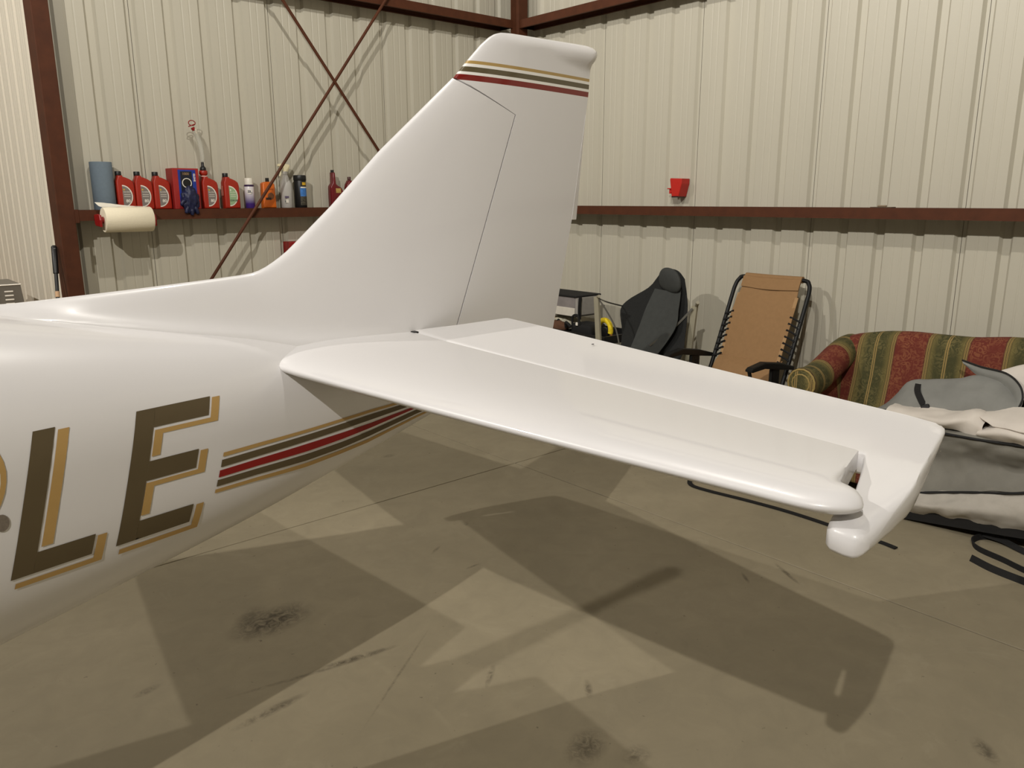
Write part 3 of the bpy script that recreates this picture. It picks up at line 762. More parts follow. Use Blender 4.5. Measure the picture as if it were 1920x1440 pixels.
obj('spindle', tube([(-.014, 0, 0), (.296, 0, 0)], .019, 16), M['red'], t)

# red glove box with blue panel and a blue glove pulled out of it
t = thing('glove_box', 'red carton with blue front panel and dispenser slot on shelf', 'box', (1.899, 5.462, ZR))
obj('carton', box((-.092, -.07, 0), (.076, .055, .258), .003), mat('red_carton', rgb(158, 34, 30), .55, var=.06), t)
obj('front_panel', box((-.058, -.0725, .02), (.055, -.070, .248), .001), mat('blue_carton_print', rgb(24, 52, 142), .5, var=.12, vscale=30), t)
M['darkpanel'] = mat('dark_carton_print', rgb(14, 18, 34), .5, var=.2, vscale=60)
obj('dark_panel', box((-.044, -.0738, .03), (.030, -.0725, .238), .001), M['darkpanel'], t)
obj('slot_rim', lathe([(.026, 0), (.031, 0), (.031, .0012), (.026, .0012)], 24, False), M['labelwhite'], t, (-.006, -.074, .165), (math.pi / 2, 0, 0))
obj('slot', lathe([(0, 0), (.026, 0), (.026, .0008), (0, .0008)], 24), M['black'], t, (-.006, -.074, .165), (math.pi / 2, 0, 0))
obj('lettering', text_mesh('GLOVE', .016, bold=.0006), M['labelwhite'], t, (.044, -.0735, .20), (0, R(90), 0))
obj('lettering', text_mesh('1000', .022, bold=.0004), mat('tan_print', rgb(150, 120, 84), .6, var=.1), t, (-.010, -.0745, .222))
bm = bmesh.new(); bmesh.ops.create_icosphere(bm, subdivisions=4, radius=1)
for q in bm.verts:
    c = q.co.copy(); k = noise.noise(c * 2.2) * .32 + noise.noise(c * 5) * .2
    wd = .052 * (1.0 + .25 * max(0, -c.z))
    q.co = Vector((c.x * wd * (1 + k), c.y * .026 * (1 + k), c.z * .085 * (1 + .5 * k)))
gv = tag(obj('rubber_glove', bm_mesh(bm), mat('blue_nitrile', rgb(15, 21, 58), .5, var=.35, vscale=50, bump=.6, bscale=60), None, (1.893, 5.352, ZR + .058), smooth=180), 'crumpled dark blue glove hanging from the red carton', 'glove')
for k, (dx, dz, ln) in enumerate([(-.05, -.01, .05), (-.03, -.06, .05), (.0, -.075, .045), (.03, -.065, .05)]):
    obj('finger', tube([(dx * .6, -.004, dz * .6), (dx, -.012, dz), (dx * 1.25, -.008, dz - ln * .5)], [.013, .012, .007], 8, 5), gv.data.materials[0], gv, smooth=60)

# spray can
t = thing('aerosol_can', 'white and purple aerosol can with white cap on shelf', 'spray can', (2.338, 5.455, ZR))
def can_mat():
    m = bpy.data.materials.new('purple_can_print'); m.use_nodes = True; N = NT(m); b = N.n['Principled BSDF']
    tc = N.new('ShaderNodeTexCoord').outputs['Object']; sp = N.new('ShaderNodeSeparateXYZ'); N.link(tc, sp.inputs[0])
    c = N.mix(N.ramp(sp.outputs[2], .11, .03), rgb(222, 216, 220), rgb(70, 44, 124)); N.link(c, b.inputs['Base Color']); b.inputs['Roughness'].default_value = .3; return m
obj('can', lathe([(.030, 0), (.0325, .003), (.0325, .148), (.030, .154), (.027, .158), (0, .158)], 28), can_mat(), t, smooth=40)
obj('band', lathe([(.0329, .146), (.0329, .155), (.030, .159)], 28, False), mat('dark_purple_band', rgb(52, 30, 70), .4, var=.05), t)
obj('cap', lathe([(.029, .158), (.0285, .198), (.026, .203), (0, .203)], 28), mat('white_cap_plastic', rgb(228, 222, 208), .4, var=.02), t, smooth=40)
obj('emblem', lathe([(0, 0), (.017, 0), (.017, .001), (0, .001)], 20), M['labelwhite'], t, (-.012, -.0318, .112), (math.pi / 2, 0, R(-22)))
obj('lettering', text_mesh('ZIL', .019, bold=.0008), mat('navy_print', rgb(26, 20, 66), .5, var=.05), t, (-.0125, -.0335, .112), (0, 0, R(-22)))

# orange bottle
t = thing('cleaner_bottle', 'orange hand cleaner bottle with small black cap', 'bottle', (2.472, 5.452, ZR))
obj('body', prism([(-.048, 0), (.048, 0), (.049, .01), (.044, .160), (.034, .174), (.012, .180), (-.012, .180), (-.034, .176), (-.045, .168), (-.049, .01)], -.026, .026, .010, seg=3), mat('orange_plastic', rgb(206, 100, 24), .4, var=.06), t, smooth=40)
obj('cap', lathe([(.0125, .178), (.013, .180), (.0125, .206), (0, .206)], 16), M['black'], t, smooth=40)
obj('label_disc', lathe([(0, 0), (.024, 0), (.024, .001), (0, .001)], 20), mat('brown_label_print', rgb(120, 74, 44), .5, var=.4, vscale=120), t, (.008, -.0262, .082), (math.pi / 2, 0, 0))
obj('label_band', box((-.030, -.0272, .056), (.010, -.0262, .072)), mat('label_dark_band', rgb(60, 40, 30), .5, var=.3, vscale=200), t)
obj('lettering', text_mesh('FAST\nORANGE', .014, bold=.0003), mat('dark_orange_print', rgb(150, 62, 14), .5, var=.05), t, (0, -.0268, .135))

# trigger spray bottle
t = thing('spray_bottle', 'clear trigger spray bottle with cream sprayer head', 'spray bottle', (2.617, 5.462, ZR))
M['milky'] = mat('milky_plastic', rgb(206, 203, 198), .35, var=.03, alpha=.72)
M['cream'] = mat('cream_plastic', rgb(228, 218, 180), .45, var=.03)
obj('body', lathe([(.038, 0), (.0415, .004), (.0415, .150), (.039, .170), (.026, .196), (.017, .224), (.014, .232), (0, .232)], 28), M['milky'], t, smooth=45)
obj('collar', lathe([(.017, .230), (.0185, .232), (.0185, .250), (.013, .254), (0, .254)], 18), M['milky'], t, smooth=40)
obj('sprayer_head', prism([(-.055, .288), (-.052, .304), (-.01, .306), (.03, .300), (.034, .285), (.022, .262), (.014, .250), (-.012, .250), (-.014, .274), (-.03, .282)], -.012, .012, .004), M['cream'], t)
obj('trigger', tube([(-.022, 0, .280), (-.034, 0, .258), (-.036, 0, .238), (-.045, 0, .22)], .005, 8, 5), M['cream'], t)
obj('dip_tube', tube([(0, 0, .24), (.004, 0, .12), (.012, 0, .01)], .003, 8, 4), M['cream'], t)
obj('label', box((-.034, -.0425, .068), (-.004, -.0405, .082)), mat('purple_label_print', rgb(96, 84, 110), .5, var=.1), t)
obj('label', box((-.028, -.0428, .035), (-.008, -.0405, .058)), M['labelwhite'], t)
obj('label', box((-.034, -.0425, .040), (-.030, -.0405, .052)), M['inkdark'], t)

# black wipes canister
t = thing('wipes_canister', 'black wipes canister with blue label beside the spray bottle', 'canister', (2.714, 5.440, ZR))
obj('body', lathe([(.040, 0), (.042, .003), (.042, .196), (.041, .198), (0, .198)], 30), M['black'], t, smooth=40)
obj('lid', lathe([(.044, .190), (.0455, .193), (.0455, .222), (.042, .228), (0, .228)], 30), M['black'], t, smooth=40)
def wrap(rr, z0, z1, t0, t1, n=14):
    v = []; f = []
    for i in range(n + 1):
        q = R(t0 + (t1 - t0) * i / n)
        v += [(rr * math.cos(q), rr * math.sin(q), z0), (rr * math.cos(q), rr * math.sin(q), z1), ((rr - .002) * math.cos(q), (rr - .002) * math.sin(q), z1), ((rr - .002) * math.cos(q), (rr - .002) * math.sin(q), z0)]
    for i in range(n):
        for k in range(4): f.append((4 * i + k, 4 * i + (k + 1) % 4, 4 * i + 4 + (k + 1) % 4, 4 * i + 4 + k))
    f += [(0, 1, 2, 3), (4 * n, 4 * n + 1, 4 * n + 2, 4 * n + 3)]
    return from_py(v, f)
obj('label', wrap(.0426, .080, .145, -118, -15), mat('blue_label_print', rgb(60, 118, 190), .45, var=.3, vscale=50), t, smooth=40)
obj('label', wrap(.0426, .018, .080, -118, -15), mat('photo_label_print', rgb(66, 62, 52), .5, var=.8, vscale=90), t, smooth=40)
obj('emblem', wrap(.0428, .158, .178, -95, -50), M['yellowprint'], t, smooth=40)
obj('label', wrap(.0430, .138, .147, -112, -20), M['labelwhite'], t, smooth=40)

# two dark red bottles half hidden by the fin
M['maroon'] = mat('dark_red_plastic', rgb(104, 12, 22), .25, var=.1)
t = thing('additive_bottle', 'dark red long-necked bottle half hidden behind the fin', 'bottle', (3.005, 5.452, ZR))
obj('body', prism([(-.050, 0), (.050, 0), (.051, .01), (.051, .118), (.040, .142), (.010, .158), (-.004, .170), (-.010, .252), (-.030, .252), (-.032, .175), (-.048, .155), (-.051, .14), (-.051, .01)], -.028, .028, .010, seg=3), M['maroon'], t, smooth=40)
obj('cap', lathe([(.0125, 0), (.0125, .020), (0, .020)], 16), M['black'], t, (-.020, 0, .250), smooth=40)
obj('label', box((-.012, -.0292, .105), (.03, -.028, .138)), mat('tan_bottle_label', rgb(182, 150, 84), .5, var=.2, vscale=90), t)
t = thing('additive_bottle', 'dark red bottle with ribbed cap barely showing above the fin edge', 'bottle', (3.135, 5.452, ZR))
obj('body', prism([(-.045, 0), (.045, 0), (.046, .14), (.036, .165), (.004, .185), (.002, .196), (-.024, .196), (-.028, .188), (-.040, .168), (-.046, .14)], -.026, .026, .010, seg=3), M['maroon'], t, smooth=40)
cp = obj('cap', lathe([(.0125, 0), (.013, .002), (.013, .026), (.0115, .028), (0, .028)], 16), mat('brown_cap', rgb(72, 34, 30), .4, var=.1), t, (-.011, 0, .195), smooth=40)

# red box on the wall below the rail
t = thing('wall_box', 'red box on the ribbed wall below the rail, mostly behind the fin', 'box', (2.70, 5.46, 1.13))
obj('case', box((-.11, -.045, 0), (.11, .060, .19), .006), M['red'], t)
obj('lid_seam', box((-.111, -.020, .001), (.111, -.017, .189)), M['maroon'], t)
obj('latch', box((-.02, -.052, .08), (.02, -.045, .11), .002), M['grey'], t)

# ================================================================== back wall bits
t = thing('dispenser', 'small red plastic holder on the back wall above the rail', 'holder', (4.835, 3.655, 1.63))
obj('body', prism([(-.050, .125), (.052, .130), (.056, .12), (.036, 0), (-.026, 0), (-.050, .09)], -.075, .022, .006, axis='x'), mat('bright_red_plastic', rgb(184, 34, 24), .4, var=.05), t)
obj('floor_plate', box((-.075, -.026, -.006), (.0, .036, .002), .002), M['black'], t)
obj('peg', tube([(-.055, .062, .020), (-.055, .062, .055)], .009, 10), t.children[0].data.materials[0], t)
obj('peg_head', box((-.072, .048, .052), (-.038, .080, .060), .003), t.children[0].data.materials[0], t)
obj('peg_arm', box((-.062, .040, .028), (-.048, .064, .040), .002), t.children[0].data.materials[0], t)
t = thing('flat_bracket', 'small flat brown metal piece lying on the back rail', 'bracket', (4.745, 2.14, GT))
obj('plate', box((-.03, -.062, 0), (.03, .062, .005), .001), mat('dull_brown_metal', rgb(92, 76, 60), .5, .4, var=.1), t)
obj('hinge_barrel', tube([(0, -.02, .009), (0, .03, .009)], .006, 8), mat('dull_tan_metal', rgb(128, 112, 90), .5, .4, var=.1), t)

# ================================================================== corner left of the column: bench, oven, broom
t = thing('workbench', 'low wooden bench against the wall left of the column', 'workbench', (.72, 7.0, 0))
obj('bench_top', box((-.36, -1.05, .79), (.36, 1.3, .83), .004), mat('bench_wood', rgb(150, 118, 80), .6, var=.15, vscale=6), t)
for sx_ in (-.32, .26):
    for sy_ in (-1.0, 1.2): obj('leg', box((sx_, sy_, 0), (sx_ + .06, sy_ + .06, .79), .003), M['grey'], t)
t = thing('vented_box', 'grey metal box with slotted vents at the left edge', 'box', (.79, 6.36, .83))
M['ovenmetal'] = mat('brushed_oven_metal', rgb(118, 113, 104), .42, .35, var=.06, vscale=12)
obj('shell', prism([(-.25, .012), (.232, .012), (.216, .236), (.205, .250), (-.225, .250), (-.238, .236)], -.19, .19, .006), M['ovenmetal'], t)
for cx in (-.11, .0, .115, .172):
    pass
for r_ in range(5):
    for c_ in range(4):
        w_ = .036; x0 = -.15 + c_ * .085 + (.012 if c_ == 3 else 0)
        obj('vent_slot', box((x0, -.196, .085 + r_ * .027), (x0 + w_ * 1.4, -.188, .094 + r_ * .027), .002), M['labelwhite'], t)
obj('top_highlight', box((-.228, -.196, .236), (.219, -.186, .244), .002), mat('painted_highlight', rgb(214, 208, 196), .3, .5, var=.02), t)  # pale strip paints in the highlight along the front top edge
for fx in (-.2, .18):
    for fy in (-.15, .15): obj('foot', lathe([(.015, 0), (.015, .013), (0, .013)], 10), M['black'], t, (fx, fy, 0))
t = thing('spray_cap_can', 'small can with yellow cap before the vented grey box', 'can', (.945, 5.985, .83))
obj('can', lathe([(.018, 0), (.019, .002), (.019, .085), (.013, .095), (0, .095)], 18), mat('dark_can', rgb(70, 64, 54), .4, var=.1), t, smooth=40)
obj('cap', lathe([(.016, .093), (.022, .096), (.022, .108), (.014, .116), (0, .117)], 18), mat('yellow_cap', rgb(226, 190, 40), .45, var=.05), t, smooth=40)
t = thing('push_broom', 'long black handle with fat grip leaning beside the brown column', 'broom', (1.048, 5.345, 0), 0)
obj('handle', tube([(-.11, -.30, .09), (.026, .062, 1.20)], .0105, 12), mat('black_tube', rgb(30, 30, 30), .5, var=.1), t)
obj('grip', tube([(.0245, .058, 1.19), (.043, .108, 1.345), (.0435, .110, 1.352)], [.0155, .0165, .010], 14), M['black'], t, smooth=60)
obj('grip_hole', box((.035, .088, 1.325), (.047, .096, 1.338), .002), M['grey'], t)
obj('tape', tube([(.008, .014, 1.052), (.012, .025, 1.085)], .0125, 12), mat('tan_tape', rgb(196, 160, 124), .7, var=.1), t)
obj('head', box((-.36, -.34, .05), (.10, -.27, .09), .005), mat('broom_wood', rgb(140, 104, 66), .6, var=.15), t)
obj('bristles', box((-.35, -.335, 0), (.09, -.275, .052), .004), M['blackcloth'], t)

# ================================================================== furniture by the back wall
M['tan'] = mat('tan_mesh_fabric', rgb(146, 112, 74), .85, var=.05, vscale=40, bump=.15, bscale=400)
M['tanlight'] = mat('tan_hem_fabric', rgb(164, 130, 90), .85, var=.05, vscale=40)
M['tubeblack'] = mat('black_steel_tube', rgb(18, 18, 18), .5, spec=.3, var=.1)
# --- tan reclining lawn chair leaning at the wall; local x toward the wall, y along it
t = thing('lounge_chair', 'tan folding recliner with black tube frame leaning at the back wall', 'chair', (4.45, 2.79, 0))
def back_x(z): return -.245 + .245 * min(z, .5) / .5 if z < .5 else (z - .5) * .43
def tubeframe(sg):
    y = .272 * sg
    return [(back_x(.02), y, .014), (back_x(.3), y, .3), (back_x(.6), y, .6), (back_x(.95), y, .95), (back_x(1.04), y * .99, 1.04), (back_x(1.085), y * .93, 1.085), (back_x(1.105), y * .78, 1.105)]
path = tubeframe(1) + [(back_x(1.11), .0, 1.11)] + tubeframe(-1)[::-1]
obj('frame', tube(path, .0135, 10, 5), M['tubeblack'], t, smooth=60)
rows = []
for z in (1.118, 1.105, 1.05, .9, .75, .64, .585):
    x = back_x(min(z, 1.11)) - (.012 if z < 1.11 else .0) - .015 * math.sin((z - .58) / .53 * math.pi)
    hw = .205 if z > 1.0 else .222
    rows.append([(x - .0, hw, z), (x - .012, hw * .5, z - .006), (x - .016, 0, z - .008), (x - .012, -hw * .5, z - .006), (x, -hw, z)])
fb = obj('back_fabric', patch(rows, 6, 5, .003, 9, 4, .005), M['tan'], t, smooth=60)
obj('top_flap', patch([[(back_x(z_) - .030, .208, z_), (back_x(z_) - .046, 0, z_ - .008), (back_x(z_) - .030, -.208, z_)] for z_ in (1.112, 1.08, 1.045)], 4, 6, .001, 9, 3, .004), M['tan'], t, smooth=60)
obj('top_sleeve', tube([(back_x(1.11), .205, 1.108), (back_x(1.11) - .002, 0, 1.106), (back_x(1.11), -.205, 1.108)], .022, 14, 6), M['tan'], t, smooth=60)
rows = []
for z, x in ((.615, .055), (.56, -.02), (.47, -.075), (.36, -.12), (.25, -.15), (.14, -.20)):
    rows.append([(x, .225, z), (x - .03, .11, z - .01), (x - .036, 0, z - .012), (x - .03, -.11, z - .01), (x, -.225, z)])
obj('seat_fabric', patch(rows, 6, 5, .003, 9, 8, .005), M['tan'], t, smooth=60)
for sg in (1, -1):
    obj('hem', patch([[(back_x(z) - .020, sg * .222, z), (back_x(z) - .022, sg * .200, z)] for z in (1.0, .85, .7, .6)], 4, 3, 0, 5, 0, .004), M['tanlight'], t)
    for k in range(8):
        z = .87 - k * .039
        lc = obj('lace', tube([(back_x(z) - .024, sg * .206, z + .014), (back_x(z) - .010, sg * .245, z - .004), (back_x(z - .012) - .016, sg * .272, z - .012), (back_x(z - .012) + .012, sg * .262, z - .02)], .0068, 6, 3), M['blackcloth'], t)
    obj('armrest', prism([(-.45, .640), (-.43, .652), (-.30, .668), (-.12, .640), (.03, .600), (.03, .575), (-.14, .600), (-.30, .628), (-.43, .622), (-.45, .628)], sg * .300 - .024, sg * .300 + .024, .007), M['tubeblack'], t)
    obj('arm_bracket', box((-.20, sg * .295 - .012, .50), (-.11, sg * .295 + .012, .61), .008), M['tubeblack'], t)
    obj('leg', tube([(-.16, sg * .290, .57), (-.02, sg * .290, .30), (.10, sg * .290, .013)], .011, 8), M['tubeblack'], t)
    obj('leg', tube([(-.43, sg * .292, .63), (-.36, sg * .292, .45), (-.20, sg * .292, .20), (-.10, sg * .290, .013)], .011, 8), M['tubeblack'], t)
    obj('leg_tip', lathe([(.016, 0), (.016, .03), (0, .03)], 10), M['black'], t, (.10, sg * .290, 0))

# --- black suspended camp chair
M['char'] = mat('charcoal_cloth', rgb(58, 60, 58), .9, var=.08, vscale=30, bump=.2, bscale=250)
M['blackmesh'] = mat('black_mesh_cloth', rgb(24, 25, 24), .9, var=.25, vscale=120, bump=.4, bscale=300)
M['post'] = mat('beige_tent_post', rgb(150, 144, 124), .6, var=.06)
CO = Vector((4.35, 3.5, 0))
cc = thing('camp_chair', 'black slung camp chair with padded headrest and beige posts', 'chair', CO)
def loc(L): return [tuple(Vector(p) - CO) for p in L]
SLING = [[(4.53, 3.609, 1.058), (4.515, 3.547, 1.116), (4.5, 3.466, 1.137), (4.515, 3.408, 1.121), (4.53, 3.366, 1.068)],
         [(4.5, 3.664, 0.987), (4.485, 3.569, 0.965), (4.47, 3.457, 0.968), (4.485, 3.368, 0.982), (4.5, 3.326, 0.995)],
         [(4.43, 3.847, 0.847), (4.415, 3.66, 0.801), (4.4, 3.463, 0.786), (4.415, 3.329, 0.818), (4.43, 3.258, 0.879)],
         [(4.36, 3.779, 0.676), (4.345, 3.644, 0.663), (4.33, 3.476, 0.659), (4.345, 3.322, 0.678), (4.36, 3.215, 0.727)],
         [(4.25, 3.70, 0.547), (4.20, 3.57, 0.50), (4.18, 3.461, 0.485), (4.20, 3.333, 0.50), (4.25, 3.168, 0.57)],
         [(4.05, 3.60, 0.46), (4.00, 3.53, 0.40), (3.98, 3.44, 0.38), (4.00, 3.34, 0.40), (4.05, 3.24, 0.46)]]
obj('sling', patch([loc(r_) for r_ in SLING], 5, 5, .004, 14, 2, .004), M['blackmesh'], cc, smooth=60)
PANELC = [[(4.455, 3.565, 0.994), (4.455, 3.447, 0.989), (4.455, 3.338, 1.009)], [(4.38, 3.576, 0.87), (4.375, 3.445, 0.835), (4.38, 3.295, 0.89)],
          [(4.31, 3.583, 0.725), (4.30, 3.45, 0.692), (4.31, 3.265, 0.76)], [(4.20, 3.567, 0.585), (4.17, 3.45, 0.53), (4.20, 3.321, 0.585)], [(4.03, 3.53, 0.47), (3.97, 3.44, 0.405), (4.03, 3.33, 0.47)]]
obj('centre_panel', patch([loc(r_) for r_ in PANELC], 6, 6, .003, 10, 5, .004), M['char'], cc, smooth=60)
bm = bmesh.new(); bmesh.ops.create_uvsphere(bm, u_segments=28, v_segments=18, radius=1)
for q in bm.verts:
    c = q.co; x = math.copysign(abs(c.x) ** .8, c.x); q.co = Vector((.03 * c.y, .126 * x * (1 - .12 * c.z), .086 * math.copysign(abs(c.z) ** .85, c.z)))
obj('headrest', bm_mesh(bm), M['char'], cc, Vector((4.452, 3.436, 1.063)) - CO, (R(4), R(-8), R(-18)), 180)
for nm, top, bot in (('post', (4.15, 3.842, .937), (4.12, 3.73, .0)), ('post', (4.44, 3.205, .905), (4.40, 3.26, .0))):
    a, b_ = Vector(top) - CO, Vector(bot) - CO
    obj(nm, ribbon([b_, (a + b_) / 2, a], .042, .018, (0, 1, 0), 2), M['post'], cc)
obj('crossbar', tube(loc([(4.46, 3.21, .895), (4.40, 3.155, .938)]), .012, 8), M['post'], cc)
obj('crossbar', tube(loc([(4.18, 3.87, .925), (4.13, 3.80, .945)]), .012, 8), M['post'], cc)
obj('strap', ribbon(loc([(4.15, 3.84, .930), (4.22, 3.80, .895), (4.43, 3.845, .845)]), .010, .003, (0, 0, 1), 4), M['grey'], cc)
obj('strap', ribbon(loc([(4.15, 3.83, .930), (4.15, 3.74, .84), (4.15, 3.65, .72), (4.15, 3.60, .55)]), .012, .003, (0, 0, 1), 4), M['grey'], cc)
obj('strap', ribbon(loc([(4.42, 3.21, .89), (4.39, 3.27, .81), (4.34, 3.33, .73), (4.24, 3.42, .63)]), .014, .003, (0, 0, 1), 4), M['grey'], cc)
obj('base_rail', tube(loc([(4.02, 3.20, .45), (4.10, 3.22, .30), (4.40, 3.26, .03)]), .012, 8), M['tubeblack'], cc)
obj('base_rail', tube(loc([(4.02, 3.62, .45), (4.06, 3.68, .30), (4.12, 3.735, .03)]), .012, 8), M['tubeblack'], cc)
obj('base_rail', tube(loc([(4.02, 3.20, .45), (4.00, 3.4, .43), (4.02, 3.62, .45)]), .012, 8), M['tubeblack'], cc)

# --- cluttered utility cart beside the camp chair
cart = thing('utility_cart', 'black utility cart loaded with bags beside the camp chair', 'cart', (4.47, 4.29, 0))
obj('tray', boxes([((-.20, -.42, .565), (.22, .40, .58)), ((-.20, -.42, .58), (-.185, .40, .625)), ((.205, -.42, .58), (.22, .40, .625)), ((-.185, -.42, .58), (.205, -.405, .625)), ((-.185, .385, .58), (.205, .40, .625))]), M['black'], cart)
obj('lower_tray', boxes([((-.20, -.40, .17), (.22, .38, .185)), ((-.20, -.40, .185), (-.185, .38, .225))]), M['black'], cart)
for sx_ in (-.17, .19):
    for sy_ in (-.36, .34):
        obj('upright', tube([(sx_, sy_, .07), (sx_, sy_, .57)], .016, 10), M['black'], cart)
        obj('caster', lathe([(.01, -.012), (.035, -.012), (.035, .012), (.01, .012)], 14), M['tyre'], cart, (sx_, sy_, .035), (math.pi / 2, 0, 0))
t = thing('cooler_bag', 'grey and white soft cooler bag on the clutter', 'bag', (4.50, 4.50, .713))
gcl = mat('grey_bag_cloth', rgb(122, 116, 114), .8, var=.15, vscale=12, bump=.3, bscale=30)
obj('body', box((-.12, -.22, .0), (.14, .24, .165), .02, 3), gcl, t, smooth=50)
obj('white_band', box((-.128, -.222, .01), (-.118, .242, .075), .003), mat('white_bag_cloth', rgb(206, 200, 188), .8, var=.05, bump=.2, bscale=40), t)
obj('side_panel', box((-.12, -.245, .015), (.12, -.218, .16), .008), mat('light_grey_bag_cloth', rgb(150, 146, 140), .8, var=.08), t)
obj('rim', box((-.13, -.245, .158), (.15, .25, .172), .005), M['blackcloth'], t)
obj('strap', ribbon([(-.10, -.258, .17), (-.12, -.268, .08), (-.11, -.262, -.01)], .03, .004, (1, 0, 0), 4), M['blackcloth'], t)
t = thing('plastic_bag', 'crumpled white printed plastic bag under the cooler bag', 'bag', (4.515, 4.53, .585))
bm = bmesh.new(); bmesh.ops.create_icosphere(bm, subdivisions=4, radius=1)
for q in bm.verts:
    c = q.co.copy(); k = 1 + .22 * noise.noise(c * 3) + .12 * noise.noise(c * 7); q.co = Vector((.11 * c.x * k, .155 * c.y * k, 0.055 + .055 * max(-1, c.z * k)))
obj('bag_body', bm_mesh(bm), mat('printed_plastic', rgb(214, 208, 186), .4, var=.22, vscale=28, bump=.3, bscale=40), t, smooth=180)
obj('drawstring', tube([(-.12, .10, .07), (-.14, .03, .10), (-.13, -.03, .11)], .004, 6, 4), M['tanlight'], t)
t = thing('brown_bag', 'small brown cloth bag at the far end of the cart', 'bag', (4.348, 4.43, .582))
bm = bmesh.new(); bmesh.ops.create_icosphere(bm, subdivisions=3, radius=1)
for q in bm.verts:
    c = q.co.copy(); k = 1 + .2 * noise.noise(c * 2.5); q.co = Vector((.055 * c.x * k, .10 * c.y * k, .05 + .05 * max(-1, c.z * k)))
obj('sack', bm_mesh(bm), mat('brown_cloth', rgb(88, 58, 40), .9, var=.15, bump=.3), t, smooth=180)
obj('tie', tube([(-.02, -.01, .098), (0, 0, .105), (.02, .01, .098)], .008, 6, 3), M['blackcloth'], t)
t = thing('tool_bag', 'black tool bag with loop handles on the cart', 'bag', (4.42, 4.165, .582))
bm = bmesh.new(); add_box(bm, (-.09, -.10, 0), (.10, .12, .10), .03, 3)
obj('body', bm_mesh(bm), M['blackcloth'], t, smooth=50)
obj('handle', tube([(-.08, .10, .08), (-.09, .09, .15), (-.085, .04, .16), (-.08, .02, .09)], .009, 8, 6), M['blackcloth'], t, smooth=60)
obj('handle', tube([(-.09, .16, .06), (-.11, .14, .10), (-.10, .10, .07)], .012, 8, 6), M['blackcloth'], t, smooth=60)
obj('buckle', box((-.10, .03, .085), (-.09, .05, .11), .003), M['labelwhite'], t)
t = thing('tow_strap', 'coiled bright yellow strap standing on the cart', 'strap', (4.40, 3.985, .582))
obj('coil', tube([(0, .062 * math.cos(q), .075 + .070 * math.sin(q)) for q in [R(200 - 220 * k / 14) for k in range(15)]], .020, 10), mat('yellow_webbing', rgb(232, 204, 26), .7, var=.12, vscale=60, bump=.4, bscale=90), t, smooth=60)
obj('hook', tube([(0, -.055, .05), (-.01, -.085, .03), (-.01, -.075, .005)], .008, 8, 4), mat('brass_hook', rgb(170, 120, 70), .4, .7, var=.1), t)
obj('inner_core', lathe([(0, -.012), (.045, -.012), (.045, .012), (0, .012)], 18), M['black'], t, (0, .002, .046), (0, math.pi / 2, 0))

# --- sofa
def sofa_mat(axis, off):
    m = bpy.data.materials.new('striped_tapestry'); m.use_nodes = True; N = NT(m); b = N.n['Principled BSDF']
    tc = N.new('ShaderNodeTexCoord').outputs['Object']; sp = N.new('ShaderNodeSeparateXYZ'); N.link(tc, sp.inputs[0])
    p = N.math('FRACT', N.math('MULTIPLY', N.math('SUBTRACT', sp.outputs[axis], off), 1 / .38))   # 0-.5 green, .5-1 red
    vor = N.new('ShaderNodeTexVoronoi'); vor.inputs['Scale'].default_value = 26; vor.inputs['Randomness'].default_value = .8
    mp = N.new('ShaderNodeMapping'); N.link(tc, mp.inputs[0]); mp.inputs['Scale'].default_value = (1, 1, 1)
    ds = N.new('ShaderNodeTexNoise'); N.link(tc, ds.inputs['Vector']); ds.inputs['Scale'].default_value = 16
    mx = N.new('ShaderNodeMix', data_type='VECTOR'); mx.inputs[0].default_value = .12; N.link(mp.outputs[0], mx.inputs[4]); N.link(ds.outputs[1], mx.inputs[5])
    N.link(mx.outputs[1], vor.inputs['Vector'])
    leaf = N.ramp(N.math('ABSOLUTE', N.math('SUBTRACT', N.math('FRACT', N.math('MULTIPLY', vor.outputs[0], 2.6)), .5)), .12, .34)
    mask = N.math('MULTIPLY', leaf, N.ramp(N.noise(tc, 12, 3), .35, .6))
    green = N.mix(N.math('MULTIPLY', mask, .8), rgb(64, 62, 31), rgb(104, 95, 56))
    red = N.mix(N.math('MULTIPLY', mask, .8), rgb(100, 37, 25), rgb(132, 78, 50))
    c = N.mix(N.math('GREATER_THAN', p, .5), green, red)
    # olive fade beside the gold lines, gold lines at 0 and .5, dark pinstripes, twin line through the green
    q = N.math('ABSOLUTE', N.math('SUBTRACT', N.math('FRACT', N.math('ADD', N.math('MULTIPLY', p, 2), .5)), .5))      # distance to the nearest border
    side = N.math('LESS_THAN', p, .5)
    c = N.mix(N.math('MULTIPLY', N.ramp(q, .24, .06), N.math('MULTIPLY', side, .75)), c, rgb(120, 106, 58))
    gold = N.math('LESS_THAN', q, .055); c = N.mix(gold, c, rgb(154, 129, 74))
    wv = N.math('LESS_THAN', N.math('FRACT', N.math('MULTIPLY', q, 44)), .38)
    c = N.mix(N.math('MULTIPLY', wv, N.math('LESS_THAN', q, .085)), c, rgb(58, 46, 28))
    mid = N.math('ABSOLUTE', N.math('SUBTRACT', p, .25))
    c = N.mix(N.math('MULTIPLY', N.math('LESS_THAN', mid, .022), N.math('GREATER_THAN', mid, .006)), c, rgb(146, 122, 72))
    N.link(c, b.inputs['Base Color']); b.inputs['Roughness'].default_value = .9
    bp = N.new('ShaderNodeBump'); bp.inputs['Strength'].default_value = .25; bp.inputs['Distance'].default_value = .003
    N.link(N.noise(tc, 160, 3), bp.inputs['Height']); N.link(bp.outputs[0], b.inputs['Normal'])
    return m
SO = Vector((4.40, 1.20, 0))
sofa = thing('sofa', 'red and green striped tapestry sofa with rolled arms', 'sofa', SO)
